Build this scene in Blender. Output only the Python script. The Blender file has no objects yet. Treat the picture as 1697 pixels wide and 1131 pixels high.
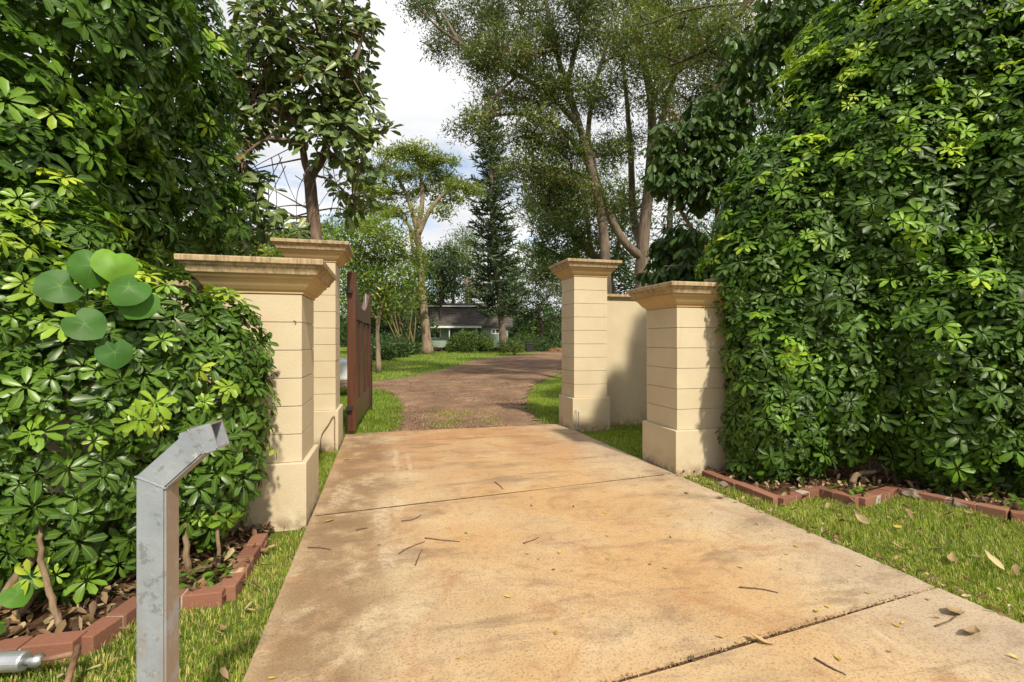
import bpy, bmesh, math, random
import numpy as np
from mathutils import Vector, Matrix
R = math.radians
rng = np.random.default_rng(7)
random.seed(7)
scene = bpy.context.scene
COL = scene.collection

# ------------------------------------------------------------------ camera
YAW = R(14.4)
EYE = 1.5
cam_d = bpy.data.cameras.new('camera')
cam = bpy.data.objects.new('camera', cam_d)
COL.objects.link(cam)
cam.location = (0, 0, EYE)
cam.rotation_euler = (R(90), 0, -YAW)
cam_d.sensor_width = 36
cam_d.lens = 801 / 1697 * 36
cam_d.clip_start = .05
cam_d.clip_end = 2000
scene.camera = cam

# ------------------------------------------------------------------ sun + sky
SUN_EL = R(46)
SUN_AZ = math.atan2(.22, -1.38)          # bearing of the sun from +Y towards +X
sun_d = bpy.data.lights.new('sun', 'SUN')
sun_d.energy = 5.0
sun_d.angle = R(3)
sun_d.color = (1, .92, .77)
sun = bpy.data.objects.new('sun', sun_d)
COL.objects.link(sun)
sv = Vector((math.sin(SUN_AZ) * math.cos(SUN_EL), math.cos(SUN_AZ) * math.cos(SUN_EL), math.sin(SUN_EL)))
sun.rotation_euler = (-sv).to_track_quat('-Z', 'Y').to_euler()
sun.location = sv * 60


class NT:
    """small helper around a node tree"""
    def __init__(s, tree):
        s.t = tree
        tree.nodes.clear()

    def n(s, typ, ins=None, **props):
        nd = s.t.nodes.new(typ)
        for k, v in props.items():
            setattr(nd, k, v)
        for k, v in (ins or {}).items():
            if isinstance(v, bpy.types.NodeSocket):
                s.t.links.new(v, nd.inputs[k])
            else:
                nd.inputs[k].default_value = v
        return nd

    def noise(s, vec, scale, detail=4, rough=.55, dist=0.0):
        return s.n('ShaderNodeTexNoise', {'Vector': vec, 'Scale': scale, 'Detail': detail, 'Roughness': rough, 'Distortion': dist}).outputs['Fac']

    def ramp(s, fac, stops, interp='LINEAR'):
        r = s.n('ShaderNodeValToRGB', {'Fac': fac})
        cr = r.color_ramp
        cr.interpolation = interp
        while len(cr.elements) < len(stops):
            cr.elements.new(.5)
        for e, (p, c) in zip(cr.elements, stops):
            e.position = p
            e.color = (*c, 1) if len(c) == 3 else c
        return r.outputs['Color']

    def mix(s, fac, a, b, typ='MIX'):
        m = s.n('ShaderNodeMix', data_type='RGBA', blend_type=typ)
        for sock, v in ((m.inputs[0], fac), (m.inputs[6], a), (m.inputs[7], b)):
            if isinstance(v, bpy.types.NodeSocket):
                s.t.links.new(v, sock)
            elif isinstance(v, (int, float)):
                sock.default_value = v
            else:
                sock.default_value = (*v, 1)
        return m.outputs[2]

    def math(s, op, a, b=0.0, c=None, clamp=False):
        m = s.n('ShaderNodeMath', operation=op, use_clamp=clamp)
        for i, v in enumerate((a, b) if c is None else (a, b, c)):
            if isinstance(v, bpy.types.NodeSocket):
                s.t.links.new(v, m.inputs[i])
            else:
                m.inputs[i].default_value = v
        return m.outputs[0]

    def map(s, v, a, b, c=0.0, d=1.0):
        m = s.n('ShaderNodeMapRange', {0: v, 1: a, 2: b, 3: c, 4: d})
        m.interpolation_type = 'SMOOTHSTEP'
        return m.outputs[0]


world = bpy.data.worlds.new('World')
scene.world = world
world.use_nodes = True
w = NT(world.node_tree)
sky = w.n('ShaderNodeTexSky', sky_type='NISHITA', sun_disc=False)
sky.sun_elevation = SUN_EL
sky.sun_rotation = SUN_AZ
tc = w.n('ShaderNodeTexCoord')
sep = w.n('ShaderNodeSeparateXYZ', {0: tc.outputs['Generated']})
# a flat cloud layer: project the view direction on a plane overhead
zz = w.math('ADD', w.math('MAXIMUM', sep.outputs[2], 0.0), .18)
cv = w.n('ShaderNodeCombineXYZ', {0: w.math('DIVIDE', sep.outputs[0], zz), 1: w.math('DIVIDE', sep.outputs[1], zz), 2: .35})
cn = w.noise(cv.outputs[0], 1.15, 7, .52, .25)
cm = w.map(cn, .32, .47)
shade = w.noise(cv.outputs[0], 2.1, 6, .55, .3)
ccol = w.mix(w.map(shade, .3, .66), (10.2, 10.15, 10.1), (7.8, 7.9, 8.15))
skyc = w.mix(cm, w.n('ShaderNodeVectorMath', {0: sky.outputs[0], 1: (1.7, 1.7, 1.7)}, operation='MULTIPLY').outputs[0], ccol)
bg = w.n('ShaderNodeBackground', {'Color': skyc, 'Strength': .1})
w.n('ShaderNodeOutputWorld', {'Surface': bg.outputs[0]})

scene.view_settings.view_transform = 'Standard'
scene.view_settings.look = 'None'
scene.view_settings.exposure = 0.15
scene.view_settings.gamma = 1.0
scene.view_settings.use_curve_mapping = False
scene.render.engine = 'CYCLES'
scene.cycles.max_bounces = 6
scene.cycles.diffuse_bounces = 3
scene.cycles.glossy_bounces = 2
scene.cycles.transmission_bounces = 3
scene.cycles.transparent_max_bounces = 4
scene.cycles.use_denoising = True
scene.cycles.caustics_reflective = False
scene.cycles.caustics_refractive = False

# ------------------------------------------------------------------ layout helpers
FW = np.array([math.sin(YAW), math.cos(YAW)])
RT = np.array([math.cos(YAW), -math.sin(YAW)])


def ss(a, b, x):
    t = np.clip((np.asarray(x, float) - a) / (b - a), 0, 1)
    return t * t * (3 - 2 * t)


def gz(x, y):
    """height of the ground"""
    return -.045 + .045 * ss(8, 10, y) + .36 * ss(12, 40, y) + 1.6 * ss(52, 120, y)


def P(px, py, d):
    """surveyed point: bearing px, elevation py, distance d"""
    q = d * (FW + RT * (px - 848.5) / 801)
    return np.array([q[0], q[1], EYE + (565.5 - py) / 801 * d])


def B(px, d, dz=0.0):
    """ground point on bearing px at distance d"""
    q = d * (FW + RT * (px - 848.5) / 801)
    return np.array([q[0], q[1], float(gz(q[0], q[1])) + dz])


# ------------------------------------------------------------------ mesh helpers
def link(o, parent=None):
    COL.objects.link(o)
    if parent is not None:
        o.parent = parent
        o.matrix_parent_inverse = Matrix.Translation(-parent.location) if parent.type == 'EMPTY' and parent.rotation_euler.z == 0 else parent.matrix_basis.inverted()
    return o


def tag(o, label=None, cat=None, group=None, kind=None):
    for k, v in (('label', label), ('category', cat), ('group', group), ('kind', kind)):
        if v:
            o[k] = v
    return o


def empty(name, loc, label, cat, group=None):
    o = bpy.data.objects.new(name, None)
    o.empty_display_size = .2
    COL.objects.link(o)
    o.location = tuple(float(c) for c in loc)
    return tag(o, label, cat, group)


def mesh_np(name, v, f, mat, smooth=False, lf=None):
    """v (n,3), f (m,k) int or list of such arrays"""
    me = bpy.data.meshes.new(name)
    fs = f if isinstance(f, list) else [f]
    fs = [np.asarray(a, np.int32) for a in fs if len(a)]
    v = np.asarray(v, np.float32)
    me.vertices.add(len(v))
    me.vertices.foreach_set('co', v.ravel())
    idx = np.concatenate([a.ravel() for a in fs])
    tot = np.concatenate([np.full(len(a), a.shape[1], np.int32) for a in fs])
    st = np.concatenate([[0], np.cumsum(tot)[:-1]]).astype(np.int32)
    me.loops.add(len(idx))
    me.loops.foreach_set('vertex_index', idx)
    me.polygons.add(len(tot))
    me.polygons.foreach_set('loop_start', st)
    me.polygons.foreach_set('use_smooth', np.full(len(tot), bool(smooth)))
    if lf is not None:
        a = me.attributes.new('lf', 'FLOAT_VECTOR', 'POINT')
        a.data.foreach_set('vector', np.asarray(lf, np.float32).ravel())
    me.update(calc_edges=True)
    if mat is not None:
        me.materials.append(mat)
    return me


def obj_np(name, v, f, mat, parent=None, smooth=False, lf=None):
    return link(bpy.data.objects.new(name, mesh_np(name, v, f, mat, smooth, lf)), parent)


class MB:
    """collects boxes and tubes for ONE part"""
    def __init__(s):
        s.v, s.q, s.t, s.n = [], [], [], 0

    def add(s, v, quads=(), tris=()):
        v = np.asarray(v, float)
        s.v.append(v)
        if len(quads):
            s.q.append(np.asarray(quads) + s.n)
        if len(tris):
            s.t.append(np.asarray(tris) + s.n)
        s.n += len(v)
        return s

    def box(s, lo, hi, rot=None, at=(0, 0, 0)):
        x0, y0, z0 = lo
        x1, y1, z1 = hi
        v = np.array([[x, y, z] for z in (z0, z1) for y in (y0, y1) for x in (x0, x1)], float)
        if rot is not None:
            v = v @ np.asarray(rot).T
        v = v + np.asarray(at)
        return s.add(v, [(0, 2, 3, 1), (4, 5, 7, 6), (0, 1, 5, 4), (2, 6, 7, 3), (0, 4, 6, 2), (1, 3, 7, 5)])

    def tube(s, pts, rad, k=8, caps=True):
        v, q = tube(pts, rad, k)
        n = len(np.asarray(pts))
        s.add(v, q)
        if caps:
            b = s.n - len(v)
            for ring, flip in ((0, True), (n - 1, False)):
                ids = [b + ring * k + i for i in range(k)]
                ids = ids[::-1] if flip else ids
                s.t.append(np.array([(ids[0], ids[i], ids[i + 1]) for i in range(1, k - 1)]))
        return s

    def mesh(s, name, mat, smooth=False):
        fs = []
        if s.q:
            fs.append(np.concatenate(s.q))
        if s.t:
            fs.append(np.concatenate(s.t))
        return mesh_np(name, np.concatenate(s.v), fs, mat, smooth)

    def build(s, name, mat, parent=None, bevel=0.0, smooth=False, seg=2):
        me = s.mesh(name, mat, smooth)
        if bevel:
            bm = bmesh.new()
            bm.from_mesh(me)
            bmesh.ops.remove_doubles(bm, verts=bm.verts, dist=1e-5)
            bmesh.ops.bevel(bm, geom=bm.edges[:], offset=bevel, segments=seg, affect='EDGES', profile=.5)
            bm.to_mesh(me)
            bm.free()
        return link(bpy.data.objects.new(name, me), parent)


def tube(pts, rad, k=8):
    pts = np.asarray(pts, float)
    n = len(pts)
    rad = np.broadcast_to(np.asarray(rad, float), (n,)) if np.ndim(rad) == 0 or len(np.atleast_1d(rad)) == n else np.interp(np.linspace(0, 1, n), np.linspace(0, 1, len(rad)), rad)
    t = np.gradient(pts, axis=0)
    t /= np.linalg.norm(t, axis=1)[:, None] + 1e-9
    u = np.cross(t[0], [0, 0, 1.0] if abs(t[0][2]) < .9 else [1.0, 0, 0])
    u /= np.linalg.norm(u)
    V = []
    a = np.linspace(0, 2 * np.pi, k, endpoint=False)
    for i in range(n):
        u = u - t[i] * np.dot(u, t[i])
        u /= np.linalg.norm(u) + 1e-9
        b = np.cross(t[i], u)
        V.append(pts[i] + rad[i] * (np.cos(a)[:, None] * u + np.sin(a)[:, None] * b))
    i, j = np.meshgrid(np.arange(n - 1), np.arange(k), indexing='ij')
    i, j = i.ravel(), j.ravel()
    j2 = (j + 1) % k
    q = np.stack([i * k + j, i * k + j2, (i + 1) * k + j2, (i + 1) * k + j], 1)
    return np.concatenate(V), q


def smooth_path(pts, n=12, jit=0.0):
    """Catmull-Rom through pts"""
    p = np.asarray(pts, float)
    p = np.concatenate([[2 * p[0] - p[1]], p, [2 * p[-1] - p[-2]]])
    out = []
    per = max(2, n // (len(p) - 3))
    for i in range(1, len(p) - 2):
        for t in np.linspace(0, 1, per, endpoint=False):
            a, b, c, d = p[i - 1:i + 3]
            out.append(.5 * (2 * b + (c - a) * t + (2 * a - 5 * b + 4 * c - d) * t * t + (3 * b - a - 3 * c + d) * t ** 3))
    out.append(p[-2])
    out = np.array(out)
    if jit:
        out[1:-1] += rng.normal(0, jit, (len(out) - 2, 3))
    return out


def unit(v):
    return v / (np.linalg.norm(v, axis=-1, keepdims=True) + 1e-9)


def frames(n, a):
    n = unit(n)
    a = unit(a - n * (a * n).sum(-1, keepdims=True))
    return np.stack([np.cross(a, n), a, n], -1)


def scatter(tv, tf, pos, M, sc, rnd, tmid=None):
    """copies of a leaf template as one array mesh; returns v, f, lf"""
    N, K = len(pos), len(tv)
    sc = np.broadcast_to(np.asarray(sc, float), (N,))
    v = np.einsum('nij,kj->nki', M, tv) * sc[:, None, None] + pos[:, None, :]
    f = (np.asarray(tf)[None] + (np.arange(N) * K)[:, None, None]).reshape(-1, np.asarray(tf).shape[1])
    lf = np.zeros((N, K, 3))
    lf[..., 0] = rnd[:, None]
    if tmid is not None:
        lf[..., 1] = tmid[None]
    return v.reshape(-1, 3), f, lf.reshape(-1, 3)


def rdir(n):
    return unit(rng.normal(size=(n, 3)))


# leaf templates: along +Y, face +Z
def leaf_tpl(width=.3, droop=.12, fold=.06, peak=.6, stalk=0.0):
    """8 vertices, 8 triangles; a folded, drooping blade of length 1"""
    y1, y2 = stalk + (1 - stalk) * .42, stalk + (1 - stalk) * (.2 + peak)
    w1, w2 = width * .42, width * .47
    z = lambda y: -droop * y * y
    v = np.array([[0, stalk, z(stalk)],
                  [-w1, y1, z(y1) + fold], [0, y1, z(y1)], [w1, y1, z(y1) + fold],
                  [-w2, y2, z(y2) + fold], [0, y2, z(y2)], [w2, y2, z(y2) + fold],
                  [0, 1, z(1)]])
    f = np.array([(0, 2, 1), (0, 3, 2), (1, 2, 5), (1, 5, 4), (2, 3, 6), (2, 6, 5), (4, 5, 7), (5, 6, 7)])
    mid = np.array([1, 0, 1, 0, 0, 1, 0, .9])
    return v, f, mid


def whorl_tpl(n=7, width=.36, droop=.3, seed=0, lift=.12):
    """umbrella of n leaflets of length about 1 round the stalk end"""
    r = np.random.default_rng(seed)
    V, F, M = [], [], []
    for i in range(n):
        tv, tf, tm = leaf_tpl(width * r.uniform(.85, 1.15), droop * r.uniform(.6, 1.5), .05, .62, .14)
        L = r.uniform(.78, 1.06)
        a = 2 * math.pi * (i + r.uniform(-.18, .18)) / n
        el = lift + r.uniform(-.22, .22)
        tv = tv * L
        y = tv[:, 1] * math.cos(el) - tv[:, 2] * math.sin(el)
        z = tv[:, 1] * math.sin(el) + tv[:, 2] * math.cos(el)
        tl = r.uniform(-.35, .35)
        x = tv[:, 0]
        z = z + x * tl
        V.append(np.stack([x * math.cos(a) - y * math.sin(a), x * math.sin(a) + y * math.cos(a), z], 1))
        F.append(tf + 8 * i)
        M.append(tm)
    return np.concatenate(V), np.concatenate(F), np.concatenate(M)


SPRAY = {}


def spray_tpl(n=10, lw=.34, seed=0, flat=.5):
    """a twig end of n small two-triangle leaves filling a radius of about 1"""
    key = (n, lw, seed, flat)
    if key in SPRAY:
        return SPRAY[key]
    r = np.random.default_rng(seed + 100)
    V, F = [], []
    for i in range(n):
        p = r.normal(size=3)
        p = p / np.linalg.norm(p) * r.uniform(.15, .8)
        p[2] *= flat
        d = unit(p + r.normal(0, .35, 3))
        nn = unit(r.normal(0, .6, 3) + np.array([0, 0, 1]))
        s = unit(np.cross(d, nn))
        L = r.uniform(.35, .6)
        w_ = L * lw * .5
        V += [p, p + d * L * .5 - s * w_, p + d * L, p + d * L * .5 + s * w_]
        F += [(4 * i, 4 * i + 1, 4 * i + 2), (4 * i, 4 * i + 2, 4 * i + 3)]
    SPRAY[key] = (np.array(V), np.array(F))
    return SPRAY[key]


# ------------------------------------------------------------------ materials
def new_mat(name):
    m = bpy.data.materials.new(name)
    m.use_nodes = True
    return m, NT(m.node_tree)


def finish(t, col, rough=.6, bump=None, bstr=.3, bdist=.01, spec=.5, metal=0.0, disp=None):
    ins = {'Base Color': col, 'Roughness': rough, 'Metallic': metal, 'Specular IOR Level': spec}
    if not isinstance(col, bpy.types.NodeSocket):
        ins['Base Color'] = (*col, 1)
    if bump is not None:
        ins['Normal'] = t.n('ShaderNodeBump', {'Height': bump, 'Strength': bstr, 'Distance': bdist}).outputs[0]
    p = t.n('ShaderNodeBsdfPrincipled', ins)
    t.n('ShaderNodeOutputMaterial', {'Surface': p.outputs[0]})


def pos(t):
    return t.n('ShaderNodeNewGeometry').outputs['Position']


def leaf_mat(name, stops, rough=.4, trans=.22, vein=None, spec=.5, tint=(1.25, 1.3, .55)):
    m, t = new_mat(name)
    at = t.n('ShaderNodeAttribute', attribute_name='lf')
    sp = t.n('ShaderNodeSeparateXYZ', {0: at.outputs['Vector']})
    c = t.ramp(sp.outputs[0], stops)
    mott = t.noise(pos(t), 9, 2)
    c = t.mix(t.map(mott, .3, .75, 0, .35), c, (.02, .035, .008))
    if vein:
        c = t.mix(t.map(sp.outputs[1], .86, 1.0, 0, .65), c, vein)
    p = t.n('ShaderNodeBsdfPrincipled', {'Base Color': c, 'Roughness': rough, 'Specular IOR Level': spec})
    tr = t.n('ShaderNodeBsdfTranslucent', {'Color': t.mix(1.0, c, tint, 'MULTIPLY')})
    mx = t.n('ShaderNodeMixShader', {0: trans, 1: p.outputs[0], 2: tr.outputs[0]})
    t.n('ShaderNodeOutputMaterial', {'Surface': mx.outputs[0]})
    return m


M = {}
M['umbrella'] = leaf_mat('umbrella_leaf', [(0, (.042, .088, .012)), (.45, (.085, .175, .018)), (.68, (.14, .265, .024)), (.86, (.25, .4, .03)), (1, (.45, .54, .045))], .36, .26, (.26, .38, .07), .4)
M['umbrella_dark'] = leaf_mat('umbrella_leaf_dark', [(0, (.034, .07, .009)), (.5, (.068, .145, .014)), (.72, (.11, .225, .018)), (.87, (.21, .38, .025)), (1, (.42, .54, .035))], .42, .28, (.19, .3, .05), .3)
M['heart'] = leaf_mat('heart_leaf', [(0, (.04, .12, .018)), (.6, (.07, .19, .022)), (1, (.18, .36, .03))], .5, .25, (.12, .26, .05), .25)
M['clusia'] = leaf_mat('leathery_leaf', [(0, (.06, .095, .024)), (.45, (.125, .185, .045)), (.75, (.22, .29, .08)), (.95, (.38, .42, .13)), (1, (.4, .2, .07))], .34, .22, (.26, .33, .12), .5)
M['octopus'] = leaf_mat('drooping_leaf', [(0, (.032, .062, .014)), (.6, (.058, .115, .022)), (1, (.11, .19, .035))], .42, .18, (.12, .18, .05), .3)
M['euca'] = leaf_mat('gum_leaf', [(0, (.04, .06, .014)), (.45, (.09, .125, .022)), (.75, (.18, .225, .034)), (.95, (.3, .34, .048)), (1, (.26, .13, .05))], .45, .3)
M['rain'] = leaf_mat('feathery_leaf', [(0, (.1, .14, .02)), (.5, (.2, .26, .03)), (.85, (.33, .39, .04)), (1, (.42, .46, .05))], .5, .36)
M['citrus'] = leaf_mat('bright_leaf', [(0, (.08, .14, .02)), (.5, (.18, .28, .032)), (.85, (.33, .43, .045)), (1, (.46, .5, .06))], .4, .34)
M['pine'] = leaf_mat('pine_needles', [(0, (.022, .042, .016)), (.6, (.045, .08, .026)), (1, (.09, .13, .04))], .6, .12)
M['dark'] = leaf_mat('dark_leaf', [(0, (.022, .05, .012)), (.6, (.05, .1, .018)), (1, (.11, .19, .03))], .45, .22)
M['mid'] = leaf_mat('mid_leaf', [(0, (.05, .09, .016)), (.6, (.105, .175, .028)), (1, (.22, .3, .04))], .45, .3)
M['olive'] = leaf_mat('olive_leaf', [(0, (.06, .085, .03)), (.6, (.12, .16, .05)), (1, (.22, .26, .08))], .5, .22)
M['flower'] = leaf_mat('red_flower', [(0, (.45, .05, .015)), (1, (.65, .14, .03))], .5, .2)
M['grass'] = leaf_mat('grass_blade', [(0, (.12, .22, .025)), (.4, (.235, .35, .036)), (.75, (.36, .45, .055)), (.88, (.5, .48, .12)), (1, (.62, .5, .24))], .5, .38, None, .3)
M['litter'] = leaf_mat('dead_leaf', [(0, (.09, .045, .024)), (.4, (.2, .115, .055)), (.75, (.38, .25, .12)), (1, (.52, .4, .22))], .7, .1)
M['yellow'] = leaf_mat('yellow_leaf', [(0, (.5, .33, .06)), (.5, (.58, .42, .08)), (1, (.36, .4, .08))], .5, .15)


def bark_mat(name, a, b, scale=1.0, stretch=.18):
    m, t = new_mat(name)
    v = t.n('ShaderNodeMapping', {'Vector': pos(t), 'Scale': (1, 1, stretch)}).outputs[0]
    n1 = t.noise(v, 14 * scale, 5, .65, .4)
    n2 = t.noise(pos(t), 2.2 * scale, 3)
    c = t.ramp(n1, [(.3, a), (.7, b)])
    c = t.mix(t.map(n2, .45, .7, 0, .45), c, tuple(x * .5 for x in a))
    finish(t, c, .85, n1, .8, .03 / scale, .2)
    return m


M['bark'] = bark_mat('grey_brown_bark', (.085, .055, .038), (.24, .175, .125))
M['bark_gum'] = bark_mat('gum_bark', (.08, .058, .043), (.24, .18, .135), .7)
M['bark_pale'] = bark_mat('pale_bark', (.15, .105, .07), (.34, .26, .18), .45)
M['bark_dark'] = bark_mat('dark_bark', (.03, .022, .016), (.09, .065, .05))
M['stem'] = bark_mat('hedge_stem', (.13, .085, .05), (.3, .21, .13), 2.0)
M['cane'] = bark_mat('cane', (.12, .1, .04), (.26, .2, .1), 1.0)


def stucco_mat():
    m, t = new_mat('cream_stucco')
    p = pos(t)
    n1 = t.noise(p, 95, 4, .6)
    n2 = t.noise(p, 1.9, 4, .6)
    st = t.n('ShaderNodeMapping', {'Vector': p, 'Scale': (1, 1, .12)}).outputs[0]
    streak = t.noise(st, 9, 4, .6)
    z = t.n('ShaderNodeSeparateXYZ', {0: p}).outputs[2]
    c = t.ramp(n2, [(.3, (.51, .42, .275)), (.7, (.575, .485, .335))])
    c = t.mix(t.map(streak, .6, .8, 0, .22), c, (.34, .24, .12))
    splash = t.math('MULTIPLY', t.map(z, .42, 0, 0, 1), t.map(t.noise(p, 5, 5, .65), .38, .68))
    c = t.mix(t.math('MULTIPLY', splash, .55), c, (.38, .24, .12))
    lo = t.math('MULTIPLY', t.map(z, .12, -.02, 0, 1), t.map(t.noise(p, 14, 4), .35, .6))
    c = t.mix(t.math('MULTIPLY', lo, .7), c, (.2, .12, .06))
    finish(t, c, .82, n1, .55, .006, .25)
    return m


M['stucco'] = stucco_mat()


def cap_mat():
    m, t = new_mat('weathered_cap')
    p = pos(t)
    st = t.n('ShaderNodeMapping', {'Vector': p, 'Scale': (1, 1, .1)}).outputs[0]
    streak = t.noise(st, 26, 5, .7)
    n2 = t.noise(p, 4, 5, .65)
    c = t.ramp(t.noise(p, 2.2, 3), [(.3, (.43, .31, .175)), (.7, (.5, .38, .23))])
    c = t.mix(t.map(n2, .42, .66, 0, .5), c, (.33, .235, .14))
    c = t.mix(t.map(streak, .44, .62, 0, .6), c, (.15, .105, .068))
    c = t.mix(t.map(t.noise(p, 11, 6, .72), .52, .68, 0, .5), c, (.17, .135, .1))
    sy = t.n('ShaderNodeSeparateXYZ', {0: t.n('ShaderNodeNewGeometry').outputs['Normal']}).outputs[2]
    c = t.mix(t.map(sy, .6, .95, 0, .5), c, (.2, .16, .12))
    finish(t, c, .85, t.noise(p, 60, 5, .65), .5, .008, .25)
    return m


M['cap'] = cap_mat()


def concrete_mat():
    m, t = new_mat('stained_concrete')
    p = pos(t)
    sp = t.n('ShaderNodeSeparateXYZ', {0: p})
    x, y = sp.outputs[0], sp.outputs[1]
    wob = t.math('MULTIPLY', t.math('SUBTRACT', t.noise(p, .8, 4, .6), .5), 1.9)
    xs = t.math('ADD', x, wob)
    base = t.ramp(t.noise(p, 1.4, 7, .7), [(.32, (.37, .255, .14)), (.66, (.55, .43, .27))])
    # orange clay trodden along the middle
    om = t.math('MULTIPLY', t.map(xs, -.1, .75), t.map(xs, 2.9, 2.0))
    om = t.math('MULTIPLY', om, t.map(t.noise(p, .75, 5, .6, .5), .3, .6, .3, 1))
    c = t.mix(t.math('MULTIPLY', om, .7), base, (.49, .285, .115))
    rs = t.map(t.noise(p, 1.9, 8, .72, 1.0), .5, .66)
    c = t.mix(t.math('MULTIPLY', rs, .6), c, (.33, .155, .065))
    om2 = t.math('MULTIPLY', t.map(y, 4.6, 7.2), t.map(t.noise(p, 1.1, 5, .6), .36, .6))
    c = t.mix(t.math('MULTIPLY', om2, .6), c, (.36, .165, .07))
    # greyer right side
    c = t.mix(t.map(xs, 2.35, 3.3, 0, .6), c, (.40, .32, .24))
    # darker brown band beside the left edge, broken up by noise
    lm = t.math('MULTIPLY', t.map(t.math('ADD', x, t.math('MULTIPLY', wob, .28)), .12, -.2), t.map(t.noise(p, 3.2, 6, .68), .3, .58))
    lm = t.math('MULTIPLY', lm, t.map(x, -.68, -.5, .45, 1))
    c = t.mix(t.math('MULTIPLY', lm, .78), c, (.20, .115, .055))
    # dark blotches
    stm = t.n('ShaderNodeMapping', {'Vector': p, 'Rotation': (0, 0, .5), 'Scale': (.5, 1.25, 1)}).outputs[0]
    d1 = t.map(t.noise(stm, 2.2, 8, .7, .35), .5, .68)
    c = t.mix(t.math('MULTIPLY', d1, .62), c, (.17, .11, .068))
    d2 = t.map(t.noise(p, 4.2, 7, .72, .8), .56, .7)
    c = t.mix(t.math('MULTIPLY', d2, .45), c, (.15, .105, .075))
    # scuffed streaks across the slab
    sc_ = t.n('ShaderNodeMapping', {'Vector': p, 'Rotation': (0, 0, -.35), 'Scale': (.35, 2.6, 1)}).outputs[0]
    d3 = t.map(t.noise(sc_, 3.4, 8, .74, .6), .54, .7)
    c = t.mix(t.math('MULTIPLY', t.math('MULTIPLY', d3, t.map(t.noise(p, .9, 4), .42, .6)), .6), c, (.16, .105, .07))
    d4 = t.map(t.noise(p, 17, 7, .75), .5, .68)
    c = t.mix(t.math('MULTIPLY', t.math('MULTIPLY', d4, t.map(t.noise(p, 1.3, 5, .6), .34, .6)), .58), c, (.2, .125, .075))
    # chalky tyre prints: broken bars of tread inside worn patches
    pr = None
    wx = t.math('ADD', x, t.math('MULTIPLY', t.math('SUBTRACT', t.noise(p, 2.5, 3), .5), .14))
    for (cx, cy, rx, ry) in ((-.05, 4.3, .085, .62), (.09, 4.55, .05, .45), (-.02, 3.5, .07, .3), (-.44, 5.0, .1, .5), (.1, 6.3, .04, .9), (.26, 6.0, .03, .7)):
        e = t.math('ADD', t.math('POWER', t.math('ABSOLUTE', t.math('DIVIDE', t.math('SUBTRACT', wx, cx), rx)), 4.0), t.math('POWER', t.math('ABSOLUTE', t.math('DIVIDE', t.math('SUBTRACT', y, cy), ry)), 2.0))
        g = t.map(t.math('ADD', e, t.math('MULTIPLY', t.noise(p, 12, 6, .7), 2.2)), 2.1, .9)
        pr = g if pr is None else t.math('MAXIMUM', pr, g)
    tread = t.n('ShaderNodeTexWave', {'Vector': p, 'Scale': 4.5, 'Distortion': 9.0, 'Detail': 3.0, 'Detail Scale': 3.0}, bands_direction='DIAGONAL').outputs['Fac']
    pr = t.math('MULTIPLY', pr, t.map(tread, .15, .6, .25, 1))
    c = t.mix(t.math('MULTIPLY', pr, .6), c, (.56, .44, .30))
    # aggregate speckle
    s1 = t.noise(p, 70, 3, .7)
    c = t.mix(t.map(s1, .5, .66, 0, .6), c, (.15, .095, .058))
    c = t.mix(t.map(t.noise(p, 52, 5, .75), .58, .72, 0, .4), c, (.13, .085, .055))
    c = t.mix(t.map(t.noise(p, 130, 2, .7), .58, .7, 0, .35), c, (.66, .52, .36))
    finish(t, c, .88, t.noise(p, 85, 5, .7), .45, .006, .25)
    return m


M['concrete'] = concrete_mat()


def ground_mat():
    m, t = new_mat('lawn_soil')
    p = pos(t)
    c = t.ramp(t.noise(p, .6, 6, .6), [(.3, (.11, .16, .024)), (.55, (.18, .225, .036)), (.75, (.29, .27, .07))])
    c = t.mix(t.map(t.noise(p, 9, 5, .7), .45, .7, 0, .55), c, (.1, .16, .024))
    c = t.mix(t.map(t.noise(p, 2.2, 4), .58, .72, 0, .55), c, (.3, .2, .1))
    finish(t, c, .95, t.noise(p, 30, 5, .8), 1.0, .05, .1)
    return m


M['ground'] = ground_mat()


def gravel_mat():
    m, t = new_mat('red_gravel')
    p = pos(t)
    n1 = t.noise(p, 1.2, 6, .62)
    c = t.ramp(n1, [(.3, (.13, .078, .05)), (.55, (.225, .14, .088)), (.75, (.35, .24, .155))])
    vor = t.n('ShaderNodeTexVoronoi', {'Vector': p, 'Scale': 26.0})
    c = t.mix(.35, c, t.mix(1.0, c, t.ramp(t.n('ShaderNodeSeparateXYZ', {0: vor.outputs['Color']}).outputs[0], [(0, (.45, .45, .45)), (1, (1.7, 1.6, 1.5))]), 'MULTIPLY'))
    c = t.mix(t.map(t.noise(p, 3, 5, .7), .56, .7, 0, .5), c, (.1, .055, .038))
    c = t.mix(t.map(t.noise(p, .35, 4, .6), .56, .66, 0, .35), c, (.13, .15, .035))
    h = t.math('ADD', t.math('MULTIPLY', vor.outputs['Distance'], -.6), t.noise(p, 12, 5, .7))
    finish(t, c, .95, h, .9, .03, .15)
    return m


M['gravel'] = gravel_mat()


def mulch_mat():
    m, t = new_mat('mulch')
    p = pos(t)
    c = t.ramp(t.noise(p, 22, 6, .7), [(.3, (.05, .028, .018)), (.55, (.13, .07, .04)), (.75, (.25, .15, .08))])
    finish(t, c, .95, t.noise(p, 40, 5, .8), 1.0, .03, .1)
    return m


M['mulch'] = mulch_mat()


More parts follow.
